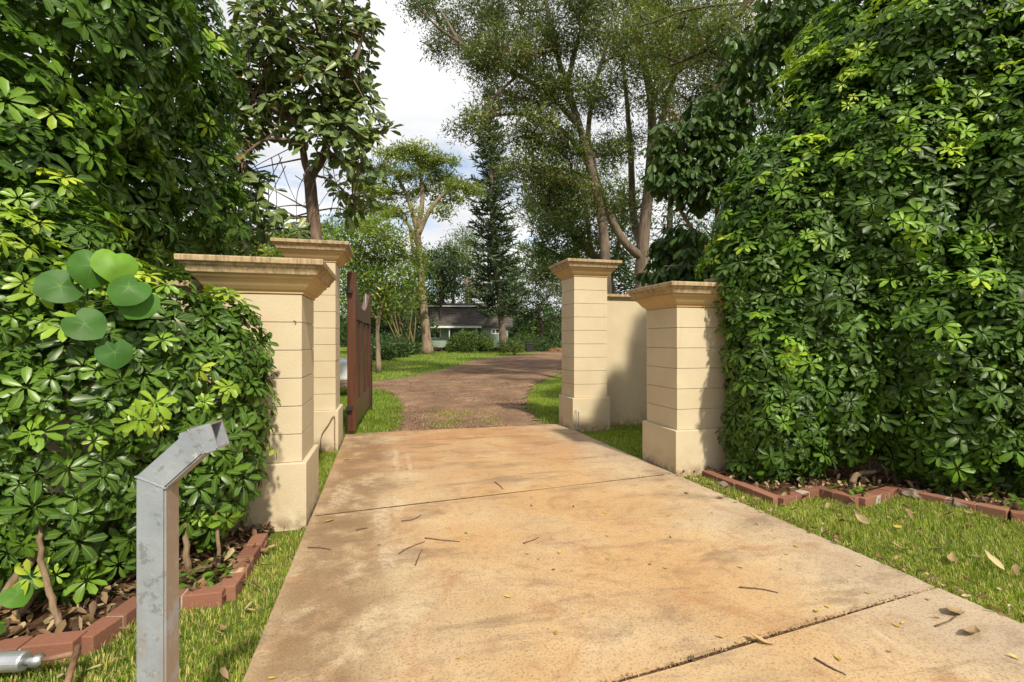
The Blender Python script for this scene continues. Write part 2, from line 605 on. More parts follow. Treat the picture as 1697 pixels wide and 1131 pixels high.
def brick_mat():
    m, t = new_mat('brick')
    p = pos(t)
    oi = t.n('ShaderNodeObjectInfo').outputs['Random']
    c = t.ramp(oi, [(0, (.19, .085, .055)), (.5, (.24, .105, .066)), (1, (.28, .135, .085))])
    c = t.mix(t.map(t.noise(p, 12, 5, .7), .5, .72, 0, .5), c, (.16, .09, .06))
    c = t.mix(t.map(t.noise(p, 60, 3), .6, .72, 0, .3), c, (.48, .28, .2))
    finish(t, c, .9, t.noise(p, 70, 4, .7), .5, .005, .2)
    return m


M['brick'] = brick_mat()


def plain(name, a, b, scale=6, rough=.6, bump=0, metal=0.0, stretch=(1, 1, 1), spec=.4, bd=.004):
    m, t = new_mat(name)
    v = t.n('ShaderNodeMapping', {'Vector': pos(t), 'Scale': stretch}).outputs[0]
    n1 = t.noise(v, scale, 5, .6)
    finish(t, t.ramp(n1, [(.3, a), (.7, b)]), rough, n1 if bump else None, bump, bd, spec, metal)
    return m


M['mortar'] = plain('pale_mortar', (.3, .26, .21), (.44, .39, .32), 40, .95, .5)
M['rubble'] = plain('rough_mortar', (.12, .09, .065), (.24, .19, .14), 18, .95, .8)
M['wood'] = plain('red_brown_wood', (.05, .019, .011), (.10, .036, .019), 22, .34, .15, 0, (1, 1, .05), .5)
M['wood_face'] = plain('varnished_board', (.06, .028, .014), (.12, .056, .027), 22, .4, .15, 0, (1, 1, .05), .5)
M['black_metal'] = plain('black_metal', (.012, .012, .012), (.03, .03, .03), 10, .5)
M['galv'] = plain('galvanised_metal', (.42, .43, .44), (.6, .61, .62), 9, .38, 0, .75)
M['roof'] = plain('dark_shingle', (.055, .048, .043), (.11, .097, .085), 3, .85, .4, 0, (1, 1, .25), .2, .02)
M['white'] = plain('white_paint', (.66, .66, .64), (.76, .76, .73), 5, .5)
M['sage'] = plain('sage_siding', (.24, .3, .24), (.3, .37, .3), 2.5, .7)
M['house_wood'] = plain('dark_timber', (.03, .022, .018), (.06, .045, .035), 5, .8)
M['glass'] = plain('window_glass', (.012, .014, .016), (.03, .034, .036), 2, .08, 0, 0, (1, 1, 1), .8)
M['car'] = plain('white_car_paint', (.72, .73, .74), (.76, .77, .78), 2, .2, 0, 0, (1, 1, 1), .6)
M['rubber'] = plain('black_rubber', (.012, .012, .012), (.028, .027, .026), 14, .8)
M['red_lens'] = plain('red_lens', (.4, .012, .01), (.5, .02, .015), 5, .2)
M['clay'] = plain('orange_clay', (.24, .1, .05), (.33, .15, .075), 3, .95, .8, 0, (1, 1, 1), .1, .06)
M['twig'] = plain('dry_twig', (.07, .045, .032), (.15, .10, .07), 30, .9)
M['wire'] = plain('pale_wire', (.5, .44, .32), (.58, .52, .4), 20, .6)
M['fruit'] = plain('yellow_fruit', (.6, .42, .04), (.7, .5, .06), 10, .4)


def post_mat():
    m, t = new_mat('grey_post_paint')
    p = pos(t)
    sp = t.n('ShaderNodeSeparateXYZ', {0: p})
    z = sp.outputs[2]
    c = t.ramp(t.noise(p, 7, 5, .65), [(.3, (.27, .295, .335)), (.7, (.37, .395, .43))])
    c = t.mix(t.map(t.noise(p, 22, 5, .7), .57, .64, 0, .6), c, (.17, .17, .165))
    c = t.mix(t.map(t.noise(p, 30, 4, .6), .64, .68, 0, .7), c, (.52, .52, .50))
    nx = t.n('ShaderNodeSeparateXYZ', {0: t.n('ShaderNodeNewGeometry').outputs['Normal']}).outputs[0]
    rust = t.math('MULTIPLY', t.map(nx, .5, .85), t.map(t.noise(p, 9, 5, .65), .3, .5))
    low = t.math('MULTIPLY', t.map(z, 1.0, .25), t.map(t.noise(t.n('ShaderNodeMapping', {'Vector': p, 'Scale': (1, 1, .2)}).outputs[0], 24, 4, .6), .4, .62))
    c = t.mix(t.math('MAXIMUM', t.math('MULTIPLY', rust, .8), t.math('MULTIPLY', low, .8)), c, (.3, .205, .13))
    finish(t, c, .45, t.noise(p, 26, 5, .6), .5, .004, .5, .25)
    return m


M['post'] = post_mat()
M['rust'] = plain('rusty_steel', (.13, .06, .03), (.28, .17, .1), 24, .8, .4)

# ------------------------------------------------------------------ ground, gravel road, driveway
gx = np.unique(np.concatenate([np.linspace(-400, -60, 12), np.linspace(-60, 60, 61), np.linspace(60, 400, 12)]))
gy = np.unique(np.concatenate([np.linspace(-120, -6, 8), np.linspace(-6, 130, 117), np.linspace(130, 600, 12)]))
X, Y = np.meshgrid(gx, gy)
gv = np.stack([X.ravel(), Y.ravel(), gz(X, Y).ravel()], 1)
nx_ = len(gx)
ii, jj = np.meshgrid(np.arange(len(gy) - 1), np.arange(nx_ - 1), indexing='ij')
k0 = (ii * nx_ + jj).ravel()
gq = np.stack([k0, k0 + 1, k0 + nx_ + 1, k0 + nx_], 1)
tag(obj_np('ground', gv, gq, M['ground'], None, True), kind='structure')

GL = np.array([(.1, 8.3), (.2, 9.2), (.28, 10.4), (.22, 12.4), (.05, 14.2), (-.5, 15.6), (-.9, 17.2), (.9, 19.6), (3.2, 24.5), (5.2, 30), (9.5, 37), (15, 47), (23, 60)])
GR = np.array([(2.72, 8.3), (2.8, 9.4), (3.05, 10.8), (3.8, 13), (4.7, 15.4), (5.4, 16.8), (6.2, 18.2), (7.6, 20.4), (10.5, 25), (14, 31), (19, 40), (25, 52), (34, 66)])


def road_strip(name, Lp, Rp, dz, edge):
    n = 200
    t = np.linspace(0, 1, n)
    tt = np.linspace(0, 1, len(Lp)) ** 1.0
    Ls = np.stack([np.interp(t, tt, Lp[:, 0]), np.interp(t, tt, Lp[:, 1])], 1)
    Rs = np.stack([np.interp(t, tt, Rp[:, 0]), np.interp(t, tt, Rp[:, 1])], 1)
    m = 14
    V = []
    for i in range(n):
        for j in range(m + 1):
            q = Ls[i] + (Rs[i] - Ls[i]) * j / m
            if j in (0, m) and i > 0:
                q = q + rng.normal(0, edge, 2)
            V.append((q[0], q[1], float(gz(*q)) + dz + (.012 * math.sin(q[0] * 2.1 + q[1]) if 0 < j < m else -.01)))
    i, j = np.meshgrid(np.arange(n - 1), np.arange(m), indexing='ij')
    k = (i * (m + 1) + j).ravel()
    q = np.stack([k, k + 1, k + m + 2, k + m + 1], 1)
    return obj_np(name, np.array(V), q, M['gravel'], None, True)


tag(road_strip('gravel_road', GL, GR, .03, .07), kind='structure')
tag(road_strip('gravel_path', np.array([(-9, 19.6), (-4, 18.9), (-.2, 18.2)]), np.array([(-9, 17.8), (-4, 17.1), (-.2, 15.9)]), .022, .06), kind='structure')


def dl(y):
    return float(np.interp(y, [-3, 2, 8], [-.6, -.62, -.655]))


def dr(y):
    return float(np.interp(y, [-3, 1.8, 4, 8], [3.5, 3.26, 3.165, 3.04]))


drive = tag(empty('driveway', (0, 0, 0), 'stained orange tan concrete driveway between the gate pillars', 'driveway'), kind='structure')
del drive['category'], drive['label']


def jl(x):
    return 1.95 + (x - .9) * .115


def slab(y0, y1):
    """y0(x), y1(x) give the two end lines"""
    bm = bmesh.new()
    n = 8
    lo, hi = [], []
    for f, out in ((y0, lo), (y1, hi)):
        for i in range(n + 1):
            yy = f(1.2)
            x = dl(yy) + (dr(yy) - dl(yy)) * i / n
            yy = f(x)
            jx = rng.normal(0, .003)
            out.append((x + jx, yy + (rng.normal(0, .004) if 0 < i < n else 0)))
    ring = lo + hi[::-1]
    top = [bm.verts.new((x, y, 0)) for x, y in ring]
    bot = [bm.verts.new((x, y, -.11)) for x, y in ring]
    bm.faces.new(top)
    bm.faces.new(bot[::-1])
    N = len(ring)
    for i in range(N):
        bm.faces.new((top[(i + 1) % N], top[i], bot[i], bot[(i + 1) % N]))
    bmesh.ops.recalc_face_normals(bm, faces=bm.faces[:])
    te = [e for e in bm.edges if e.verts[0].co.z > -.01 and e.verts[1].co.z > -.01]
    bmesh.ops.bevel(bm, geom=te, offset=.008, segments=2, affect='EDGES')
    me = bpy.data.meshes.new('concrete_slab')
    bm.to_mesh(me)
    bm.free()
    me.materials.append(M['concrete'])
    return link(bpy.data.objects.new('concrete_slab', me), drive)


j2 = lambda x: 4.44 + (x + .6) * .108
j3 = lambda x: 7.42 + (x - .8) * -.02
slab(lambda x: -2.5, lambda x: jl(x) - .010)
slab(lambda x: jl(x) + .010, lambda x: j2(x) - .008)
slab(lambda x: j2(x) + .008, lambda x: j3(x) - .005)
slab(lambda x: j3(x) + .005, lambda x: 8.26 + .02 * math.sin(3 * x))

# packed dirt and leaf crumbs in the joints
bed = MB()
for f, zb_ in ((jl, -.012), (j2, -.0035), (j3, -.0035)):
    a, b = (-.6, f(-.6)), (3.02, f(3.02))
    bed.add([(a[0], a[1] - .02, zb_), (b[0], b[1] - .02, zb_), (b[0], b[1] + .02, zb_), (a[0], a[1] + .02, zb_)], [(0, 1, 2, 3)])
tag(bed.build('joint_dirt', M['mulch'], drive), kind='stuff')

# ------------------------------------------------------------------ pillars and walls


def ring_loft(mb, cx0, cx1, cy0, cy1, prof):
    """square mouldings: prof = [(offset, z)]"""
    V, Q = [], []
    for o, z in prof:
        V += [(cx0 - o, cy0 - o, z), (cx1 + o, cy0 - o, z), (cx1 + o, cy1 + o, z), (cx0 - o, cy1 + o, z)]
    for i in range(len(prof) - 1):
        for j in range(4):
            Q.append((4 * i + j, 4 * i + (j + 1) % 4, 4 * i + 4 + (j + 1) % 4, 4 * i + 4 + j))
    n = 4 * (len(prof) - 1)
    Q += [(3, 2, 1, 0), (n, n + 1, n + 2, n + 3)]
    mb.add(V, Q)


def pillar(name, x0, x1, y0, y1, plinth_h, n, ch, label, group):
    """x0..y1 is the plinth; the shaft is inset"""
    ins = .04
    t = empty(name, ((x0 + x1) / 2, (y0 + y1) / 2, -.05), label, 'pillar', group)
    MB().box((x0, y0, -.12), (x1, y1, plinth_h)).build('plinth', M['stucco'], t, .008)
    a0, a1, b0, b1 = x0 + ins, x1 - ins, y0 + ins, y1 - ins
    top = plinth_h + n * ch
    MB().box((a0 + .012, b0 + .012, plinth_h - .02), (a1 - .012, b1 - .012, top + .02)).build('core', M['stucco'], t)
    for i in range(n):
        z = plinth_h + i * ch
        e = rng.normal(0, .0012, 4)
        MB().box((a0 + e[0], b0 + e[1], z + .0028), (a1 + e[2], b1 + e[3], z + ch - .0028)).build('block', M['stucco'], t, .0022)
    mb = MB()
    H = [(.012, 0), (.012, .022), (.03, .03), (.055, .06), (.085, .105), (.105, .118), (.105, .135), (.125, .142)]
    ring_loft(mb, a0, a1, b0, b1, [(o, top + .002 + z) for o, z in H])
    cap = mb.build('cap_moulding', M['cap_low'], t, .003)
    mb = MB()
    H = [(.132, .1435), (.138, .165), (.152, .19), (.165, .2), (.165, .215), (.188, .222), (.19, .262), (.183, .268)]
    ring_loft(mb, a0, a1, b0, b1, [(o, top + .002 + z) for o, z in H])
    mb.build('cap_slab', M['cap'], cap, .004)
    return t


M['cap_low'] = plain('ochre_cap_paint', (.46, .315, .155), (.53, .385, .2), 4, .8, .1)
GRP = 'cream gate pillars flanking the driveway'
pnl = pillar('gate_pillar', -1.40, -.65, 4.27, 5.01, .5, 6, .231, 'short cream block pillar with a weathered cap, half covered by the left hedge', GRP)
pnr = pillar('gate_pillar', 3.16, 3.91, 4.84, 5.59, .48, 6, .235, 'short cream block pillar with tan cap beside the right hedge', GRP)
pfl = pillar('gate_pillar', -1.36, -.67, 7.13, 7.84, .53, 9, .23, 'tall cream block pillar left of the drive, beside the open wooden gate', GRP)
pfr = pillar('gate_pillar', 3.02, 3.71, 7.64, 8.33, .53, 9, .23, 'tall cream block pillar right of the drive at the end of the concrete', GRP)

# small fittings on the pillars
mb = MB()
q = np.array([-1.02, 4.31, 1.7])
mb.tube([q, q + (0, -.03, 0), q + (0, -.05, 0), q + (0, -.06, 0)], [.022, .026, .02, .006], 10)
mb.build('knob', M['stucco'], pnl, 0, True)
mb = MB()
mb.tube([(-.755, 4.304, 1.665), (-.735, 4.3, 1.665), (-.733, 4.3, 1.655), (-.742, 4.3, 1.64)], .003, 5)
mb.build('hook', M['rust'], pnl)
for dx, h_ in ((.03, .33), (.075, .3)):
    mb = MB()
    x = 3.02 + dx
    mb.tube(smooth_path([(x, 7.62, .0), (x - .01, 7.62, h_ * .6), (x + .005, 7.62, h_), (x + .03, 7.622, h_ - .01), (x + .03, 7.625, .1), (x + .035, 7.625, 0)], 20), .007, 6)
    mb.build('wire', M['wire'], pfr)
mb = MB()
mb.tube(smooth_path([(-.9, 7.11, 0), (-.885, 7.105, .2), (-.80, 7.105, .34), (-.72, 7.105, .46), (-.715, 7.105, .2), (-.71, 7.105, 0)], 24), .007, 6)
mb.build('wire', M['rust'], pfl)


def wall(x0, x1, y0, y1, h, label):
    t = empty('garden_wall', ((x0 + x1) / 2, (y0 + y1) / 2, -.05), label, 'wall', 'cream garden walls beside the pillars')
    MB().box((x0, y0, -.12), (x1, y1, h)).build('wall_face', M['stucco'], t)
    mb = MB()
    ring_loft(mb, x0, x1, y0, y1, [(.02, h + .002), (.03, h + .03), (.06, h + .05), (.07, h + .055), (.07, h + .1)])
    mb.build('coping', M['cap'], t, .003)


wall(3.665, 7.4, 7.98, 8.2, 2.24, 'smooth cream wall running from the tall right pillar to the trees')
wall(4.05, 8.6, 5.15, 5.4, 2.2, 'cream wall with coping mostly hidden behind the right hedge')
wall(-7.5, -1.37, 4.6, 4.85, 1.9, 'cream wall hidden behind the left hedge')
wall(-7.5, -1.33, 7.4, 7.62, 2.2, 'cream wall running left from the tall pillar by the gate')

# ------------------------------------------------------------------ wooden gate leaf, open inwards
GA = np.array([-.565, 8.12])
GB = np.array([-.425, 11.0])
gdir = (GB - GA) / np.linalg.norm(GB - GA)
glen = float(np.linalg.norm(GB - GA))
gate = bpy.data.objects.new('wooden_gate', None)
COL.objects.link(gate)
gate.location = (GA[0], GA[1], 0)
gate.rotation_euler = (0, 0, math.atan2(gdir[1], gdir[0]))
tag(gate, 'red brown panelled wooden gate leaf with scooped top, standing open behind the left pillar', 'gate')


def gpart(mb, name, mat, bevel=.004):
    me = mb.mesh(name, mat)
    if bevel:
        bm = bmesh.new()
        bm.from_mesh(me)
        bmesh.ops.bevel(bm, geom=bm.edges[:], offset=bevel, segments=2, affect='EDGES')
        bm.to_mesh(me)
        bm.free()
    o = bpy.data.objects.new(name, me)
    COL.objects.link(o)
    o.parent = gate
    return o


def gtop(s):
    """top line of the gate along its length"""
    u = np.clip((s - .16) / (glen - .32), 0, 1)
    return 2.08 + .46 * (2 * u - 1) ** 2 * (1 if u < .5 else .9)


gpart(MB().box((0, -.065, .06), (.16, .065, 2.6)), 'stile', M['wood'])
gpart(MB().box((glen - .16, -.065, .06), (glen, .065, 2.52)), 'stile', M['wood'])
gpart(MB().box((.1605, -.05, .1), (glen - .1605, .05, .5)), 'bottom_rail', M['wood_face'])
for s0 in (.16, glen / 2):
    pass
S = np.linspace(.1605, glen - .1605, 25)
V = []
for s in S:
    for yy in (-.05, .05):
        V += [(s, yy, gtop(s) - .24 if gtop(s) - .24 < 1.86 else 1.86), (s, yy, gtop(s))]
Q = []
for i in range(24):
    a = 4 * i
    b = a + 4
    Q += [(a, b, b + 1, a + 1), (a + 2, a + 3, b + 3, b + 2), (a + 1, b + 1, b + 3, a + 3), (a, a + 2, b + 2, b)]
Q += [(0, 1, 3, 2), (96, 98, 99, 97)]
gpart(MB().add(V, Q), 'top_rail', M['wood_face'], 0)
for s0 in (glen / 3, 2 * glen / 3):
    gpart(MB().box((s0 - .06, -.05, .5005), (s0 + .06, .05, 1.838)), 'mullion', M['wood'])
edges = [.1605, glen / 3 - .06, glen / 3 + .06, 2 * glen / 3 - .06, 2 * glen / 3 + .06, glen - .1605]
for i in range(3):
    gpart(MB().box((edges[2 * i] + .001, -.022, .501), (edges[2 * i + 1] - .001, .022, 1.837)), 'panel', M['wood_face'], .003)
gpart(MB().box((glen - .5, -.012, 2.15), (glen - .165, .012, 2.48)), 'corner_plate', M['galv'], .002)
gpart(MB().box((-.08, -.02, 2.26), (.1, .069, 2.32)).box((-.08, -.02, .4), (.1, .069, .46)), 'hinge', M['black_metal'], .003)
gpart(MB().box((glen - .1, -.1, .98), (glen - .05, -.066, 1.1)).box((glen - .08, -.12, 1.03), (glen + .06, -.1, 1.05)), 'latch', M['black_metal'], 0)
mbx = MB().tube([(glen - .05, -.085, -.03), (glen - .05, -.085, 1.0)], .014, 8).box((glen - .09, -.1, .1), (glen - .01, -.066, .24))
gpart(mbx, 'drop_bolt', M['black_metal'], 0)

# ------------------------------------------------------------------ intercom post (bent square tube)
PX, PY = -.60, 1.50
post = bpy.data.objects.new('gooseneck_post', None)
COL.objects.link(post)
post.location = (PX, PY, 0)
post.rotation_euler = (0, 0, R(-8))
tag(post, 'bent grey steel gooseneck post with rusty edge on the left grass', 'post')


def sweep_square(path, wv, hv, wall_t=0.0):
    """square tube in the XZ plane, mitred; path (n,2) of (x,z); hollow last end"""
    path = np.array(path, float)
    n = len(path)
    rings = []
    for i in range(n):
        d0 = unit(path[i] - path[i - 1]) if i > 0 else unit(path[1] - path[0])
        d1 = unit(path[i + 1] - path[i]) if i < n - 1 else d0
        b = unit(d0 + d1)
        nrm = np.array([-b[1], b[0]])
        k = 1 / max(.3, float(np.dot(b, d0)))
        rings.append((path[i], nrm * k))
    return rings


rings = sweep_square([(0, -.3), (0, 1.128), (.112, 1.232), (.158, 1.246)], .1, .1)
bm = bmesh.new()


def ring_verts(c, nn, hw, hd):
    out = []
    for (a, b) in ((-1, -1), (1, -1), (1, 1), (-1, 1)):
        out.append(bm.verts.new((c[0] + nn[0] * a * hw, b * hd, c[1] + nn[1] * a * hw)))
    return out


prev = None
outer = []
for c, nn in rings:
    r_ = ring_verts(c, nn, .0365, .034)
    outer.append(r_)
    if prev:
        for i in range(4):
            bm.faces.new((prev[i], prev[(i + 1) % 4], r_[(i + 1) % 4], r_[i]))
    prev = r_
c, nn = rings[-1]
inn = ring_verts(c, nn, .031, .0285)
for i in range(4):
    bm.faces.new((prev[i], prev[(i + 1) % 4], inn[(i + 1) % 4], inn[i]))
c2 = c - np.array([.09, .022])
inb = ring_verts(c2, nn, .029, .027)
for i in range(4):
    bm.faces.new((inn[i], inn[(i + 1) % 4], inb[(i + 1) % 4], inb[i]))
bm.faces.new(inb)
bm.faces.new(outer[0][::-1])
bmesh.ops.recalc_face_normals(bm, faces=bm.faces[:])
long_e = [e for e in bm.edges if e.calc_length() > .05 and len(e.link_faces) == 2 and e.calc_face_angle(0) > 1.2]
bmesh.ops.bevel(bm, geom=long_e, offset=.005, segments=2, affect='EDGES')
me = bpy.data.meshes.new('tube')
bm.to_mesh(me)
bm.free()
me.materials.append(M['post'])
o = bpy.data.objects.new('tube', me)
COL.objects.link(o)
o.parent = post
# weld beads at the two mitres
for k in (1, 2):
    c, nn = rings[k]
    cs = [(c[0] + nn[0] * a * .0372, b * .0347, c[1] + nn[1] * a * .0372) for a, b in ((-1, -1), (1, -1), (1, 1), (-1, 1), (-1, -1))]
    pts = np.concatenate([np.linspace(cs[i], cs[i + 1], 8)[:-1] for i in range(4)] + [[cs[4]]])
    o = MB().tube(pts + rng.normal(0, .0007, pts.shape), .0022, 5).build('weld', M['post'])
    o.parent = post

# fallen metal actuator on the grass
act = empty('actuator', (-1.75, 2.72, 0), 'short silver cylinder with rusty rod lying in the bottom left corner', 'actuator')
mb = MB()
A, Bv = np.array([-2.05, 2.76, .05]), np.array([-1.585, 2.66, .055])
mb.tube([A, A + (Bv - A) * .5, A + (Bv - A) * .985, Bv], [.042, .042, .042, .037], 24)
mb.build('cylinder', M['galv'], act)
mb = MB()
u = unit(Bv - A)
mb.tube([Bv, Bv + u * .05], .016, 10)
mb.tube([Bv + u * .05 + np.array([0, -.02, 0]), Bv + u * .05 + np.array([0, .02, 0])], .024, 12)
mb.build('end_eye', M['galv'], act, 0, True)
mb = MB()
mb.tube([Bv + u * .05, Bv + u * .2 + np.array([.02, -.01, .03])], .012, 8)
mb.tube([Bv + u * .2 + np.array([.02, .01, .05]), Bv + u * .2 + np.array([.12, -.32, -.06])], .013, 8)
mb.build('rod', M['rust'], act, 0, True)

# ------------------------------------------------------------------ brick edgings
BR = (.225, .105, .075)
bme = MB().box((-.5 * BR[0] + .003, -.5 * BR[1], -.06), (.5 * BR[0] - .003, .5 * BR[1], BR[2] - .012)).build('brick', M['brick'], None, .006)
brick_mesh = bme.data
bpy.data.objects.remove(bme)


def edging(pts, label, side):
    t = empty('brick_edging', (*pts[0], -.05), label, 'edging', 'brick edgings of the planting beds')
    mort = MB()
    for a, b in zip(pts[:-1], pts[1:]):
        a, b = np.array(a), np.array(b)
        L = np.linalg.norm(b - a)
        n = max(1, round(L / BR[0]))
        d = (b - a) / L
        ang = math.atan2(d[1], d[0])
        for i in range(n):
            c = a + d * (L * (i + .5) / n)
            o = bpy.data.objects.new('brick', brick_mesh)
            COL.objects.link(o)
            o.parent = t
            o.location = (c[0] - pts[0][0] + rng.normal(0, .003), c[1] - pts[0][1] + rng.normal(0, .003), (.03 + rng.normal(0, .004)))
            o.rotation_euler = (rng.normal(0, .012), rng.normal(0, .012), ang + rng.normal(0, .015))
            o.scale = (L / n / BR[0] * .985, 1, 1)
        rot = np.array([[math.cos(ang), -math.sin(ang), 0], [math.sin(ang), math.cos(ang), 0], [0, 0, 1]])
        mort.box((.02, -.046, -.1), (L - .02, .046, .033 + rng.uniform(0, .004)), rot, (a[0], a[1], 0))
    mort.build('mortar', M['mortar'], t)
    return t


LEFT_BR = [(-2.6, 2.93), (-1.46, 2.83), (-1.36, 3.2), (-.93, 3.2), (-.93, 4.0)]
RIGHT_BR = [(3.46, 4.74), (3.52, 3.74), (4.16, 3.93), (4.24, 3.55), (4.93, 3.74), (5.2, 2.98), (5.75, 2.2)]
edging(LEFT_BR, 'zigzag red brick edging in front of the left hedge', -1)
edging(RIGHT_BR, 'zigzag red brick edging in front of the right hedge', 1)
# broken mortar lumps beside the right edging
for k, (x, y, s) in enumerate(((3.4, 4.35, .06), (4.98, 3.6, .11), (5.08, 3.3, .09))):
    bm = bmesh.new()
    bmesh.ops.create_icosphere(bm, subdivisions=3, radius=s)
    for vv in bm.verts:
        vv.co *= 1 + .22 * math.sin(vv.co.x * 60 + k) * math.sin(vv.co.y * 55) + rng.normal(0, .03)
        vv.co.z *= .42
    me = bpy.data.meshes.new('mortar_lump')
    bm.to_mesh(me)
    bm.free()
    me.materials.append(M['rubble'])
    o = bpy.data.objects.new('mortar_lump', me)
    COL.objects.link(o)
    o.location = (x, y, .0)
    lab = ['grey mortar lump beside the brick edging nearest the short right pillar', 'largest grey mortar lump against the right brick edging on the grass',
           'grey mortar lump at the outer run of the right brick edging', 'small grey mortar lump midway along the brick run from the right pillar', 'small grey mortar lump at the middle zigzag of the right edging'][k]
    tag(o, lab, 'rubble', 'mortar lumps beside the right edging')


# planting beds
def bed_sheet(name, poly, z):
    bm = bmesh.new()
    vs = [bm.verts.new((x, y, z)) for x, y in poly]
    bm.faces.new(vs)
    bmesh.ops.recalc_face_normals(bm, faces=bm.faces[:])
    bmesh.ops.triangulate(bm, faces=bm.faces[:])
    me = bpy.data.meshes.new(name)
    bm.to_mesh(me)
    bm.free()
    me.materials.append(M['mulch'])
    o = bpy.data.objects.new(name, me)
    COL.objects.link(o)
    if me.polygons[0].normal.z < 0:
        me.flip_normals()
    return tag(o, kind='structure')


LB_POLY = [(-2.6, 2.93), (-1.46, 2.83), (-1.36, 3.2), (-.93, 3.2), (-.9, 4.28), (-1.4, 4.6), (-7, 4.6), (-7, 2.9)]
RB_POLY = [(3.46, 4.74), (3.52, 3.74), (4.16, 3.93), (4.24, 3.55), (4.93, 3.74), (5.2, 2.98), (5.75, 2.2), (8.5, 2.2), (8.5, 5.15), (3.9, 5.15)]
bed_sheet('planting_bed', LB_POLY, -.012)
bed_sheet('planting_bed', RB_POLY, -.012)


# ------------------------------------------------------------------ hedges of umbrella leaves
def in_poly(x, y, poly):
    x, y = np.asarray(x), np.asarray(y)
    c = np.zeros(x.shape, bool)
    n = len(poly)
    for i in range(n):
        x0, y0 = poly[i]
        x1, y1 = poly[(i + 1) % n]
        with np.errstate(divide='ignore', invalid='ignore'):
            hit = ((y0 > y) != (y1 > y)) & (x < (x1 - x0) * (y - y0) / (y1 - y0 + 1e-12) + x0)
        c ^= hit
    return c


CAM = np.array([0, 0, EYE])


def lump(p, s=1.0, seed=0.0):
    """cheap smooth 3-D noise in -1..1"""
    x, y, z = (p * s).T
    return (np.sin(x * 1.7 + seed + 1.3 * np.sin(y * 1.1 + z)) + np.sin(y * 2.3 + 1.7 * seed + 1.1 * np.sin(z * 1.9 + x)) + np.sin(z * 2.1 + 2.3 * seed + np.sin(x * 2.7 - y))) / 3


def blob_points(blobs, density, shells, cull=True, seed=0):
    """points and outward normals over a union of ellipsoids, in several shells"""
    C = np.array([b[0] for b in blobs], float)
    Rr = np.array([b[1] for b in blobs], float)
    Pn, Nn, Sn = [], [], []
    for k in range(len(blobs)):
        area = 4 * math.pi * ((Rr[k][0] * Rr[k][1]) ** 1.6 / 3 + (Rr[k][0] * Rr[k][2]) ** 1.6 / 3 + (Rr[k][1] * Rr[k][2]) ** 1.6 / 3) ** (1 / 1.6)
        for s, mul in shells:
            n = int(area * density * mul)
            u = rdir(n)
            bump = 1 + .13 * lump(C[k] + u * Rr[k], 2.6, seed + k)
            p = C[k] + u * Rr[k] * (s * bump * (1 + rng.normal(0, .03, n)))[:, None]
            nn = unit(u / Rr[k])
            keep = np.ones(n, bool)
            for j in range(len(blobs)):
                if j != k:
                    q = (((p - C[j]) / Rr[j]) ** 2).sum(1)
                    keep &= q > (.86 * s) ** 2
            if cull:
                keep &= (nn * unit(CAM - p)).sum(1) > -.45
            keep &= p[:, 2] > .04
            Pn.append(p[keep])
            Nn.append(nn[keep])
            Sn.append(np.full(keep.sum(), s))
    return np.concatenate(Pn), np.concatenate(Nn), np.concatenate(Sn)


WH = [whorl_tpl(7 + (i % 2), .34 + .03 * (i % 3), .22 + .14 * (i % 3), i, .02 + .1 * (i % 4)) for i in range(8)]


def leafy(parent, pos_, nrm, size, rnd, tpls, mat, n_parts, name='leaf', score=None, smooth=True, axis=None):
    """the n_parts best-seen leaves as objects of their own, the rest as one part"""
    N = len(pos_)
    if N == 0:
        return
    dcam = np.linalg.norm(pos_ - CAM, axis=1)
    if score is None:
        score = size / dcam
    lat = (pos_[:, :2] @ RT) / np.maximum(pos_[:, :2] @ FW, .1)
    up = (pos_[:, 2] - EYE) / np.maximum(pos_[:, :2] @ FW, .1)
    vis = (np.abs(lat) < 1.05) & (np.abs(up) < .7) & (pos_[:, :2] @ FW > .5)
    sc = np.where(vis, score, -1)
    order = np.argsort(-sc)
    ind = order[:n_parts]
    if axis is None:
        axis = rdir(N)
    F = frames(nrm, axis)
    var = rng.integers(0, len(tpls), N)
    # shared meshes: template x colour step
    cache = {}
    for i in ind:
        key = (int(var[i]), int(min(11, rnd[i] * 12)))
        if key not in cache:
            tv, tf, tm = tpls[key[0]]
            lf = np.zeros((len(tv), 3))
            lf[:, 0] = (key[1] + .5) / 12
            lf[:, 1] = tm
            cache[key] = mesh_np(name, tv, tf, mat, smooth, lf)
        o = bpy.data.objects.new(name, cache[key])
        COL.objects.link(o)
        mw = Matrix(F[i].tolist()).to_4x4()
        mw = Matrix.Translation(pos_[i].tolist()) @ mw @ Matrix.Scale(float(size[i]), 4)
        o.parent = parent
        o.matrix_parent_inverse = Matrix.Translation(-parent.location)
        o.matrix_basis = mw
    rest = np.ones(N, bool)
    rest[ind] = False
    V, Fc, L, off = [], [], [], 0
    for k, (tv, tf, tm) in enumerate(tpls):
        m = rest & (var == k)
        if not m.any():
            continue
        v, f, lf = scatter(tv, tf, pos_[m], F[m], size[m], rnd[m], tm)
        V.append(v)
        Fc.append(f + off)
        L.append(lf)
        off += len(v)
    if V:
        o = obj_np('foliage', np.concatenate(V), np.concatenate(Fc), mat, parent, smooth, np.concatenate(L))
        tag(o, kind='stuff')


def stems(parent, lines, mat, name='branch', k=7):
    for pts, r0, r1 in lines:
        pp = smooth_path(pts, 14, .004)
        MB().tube(pp, np.linspace(r0, r1, len(pp)), k).build(name, mat, parent, 0, True)


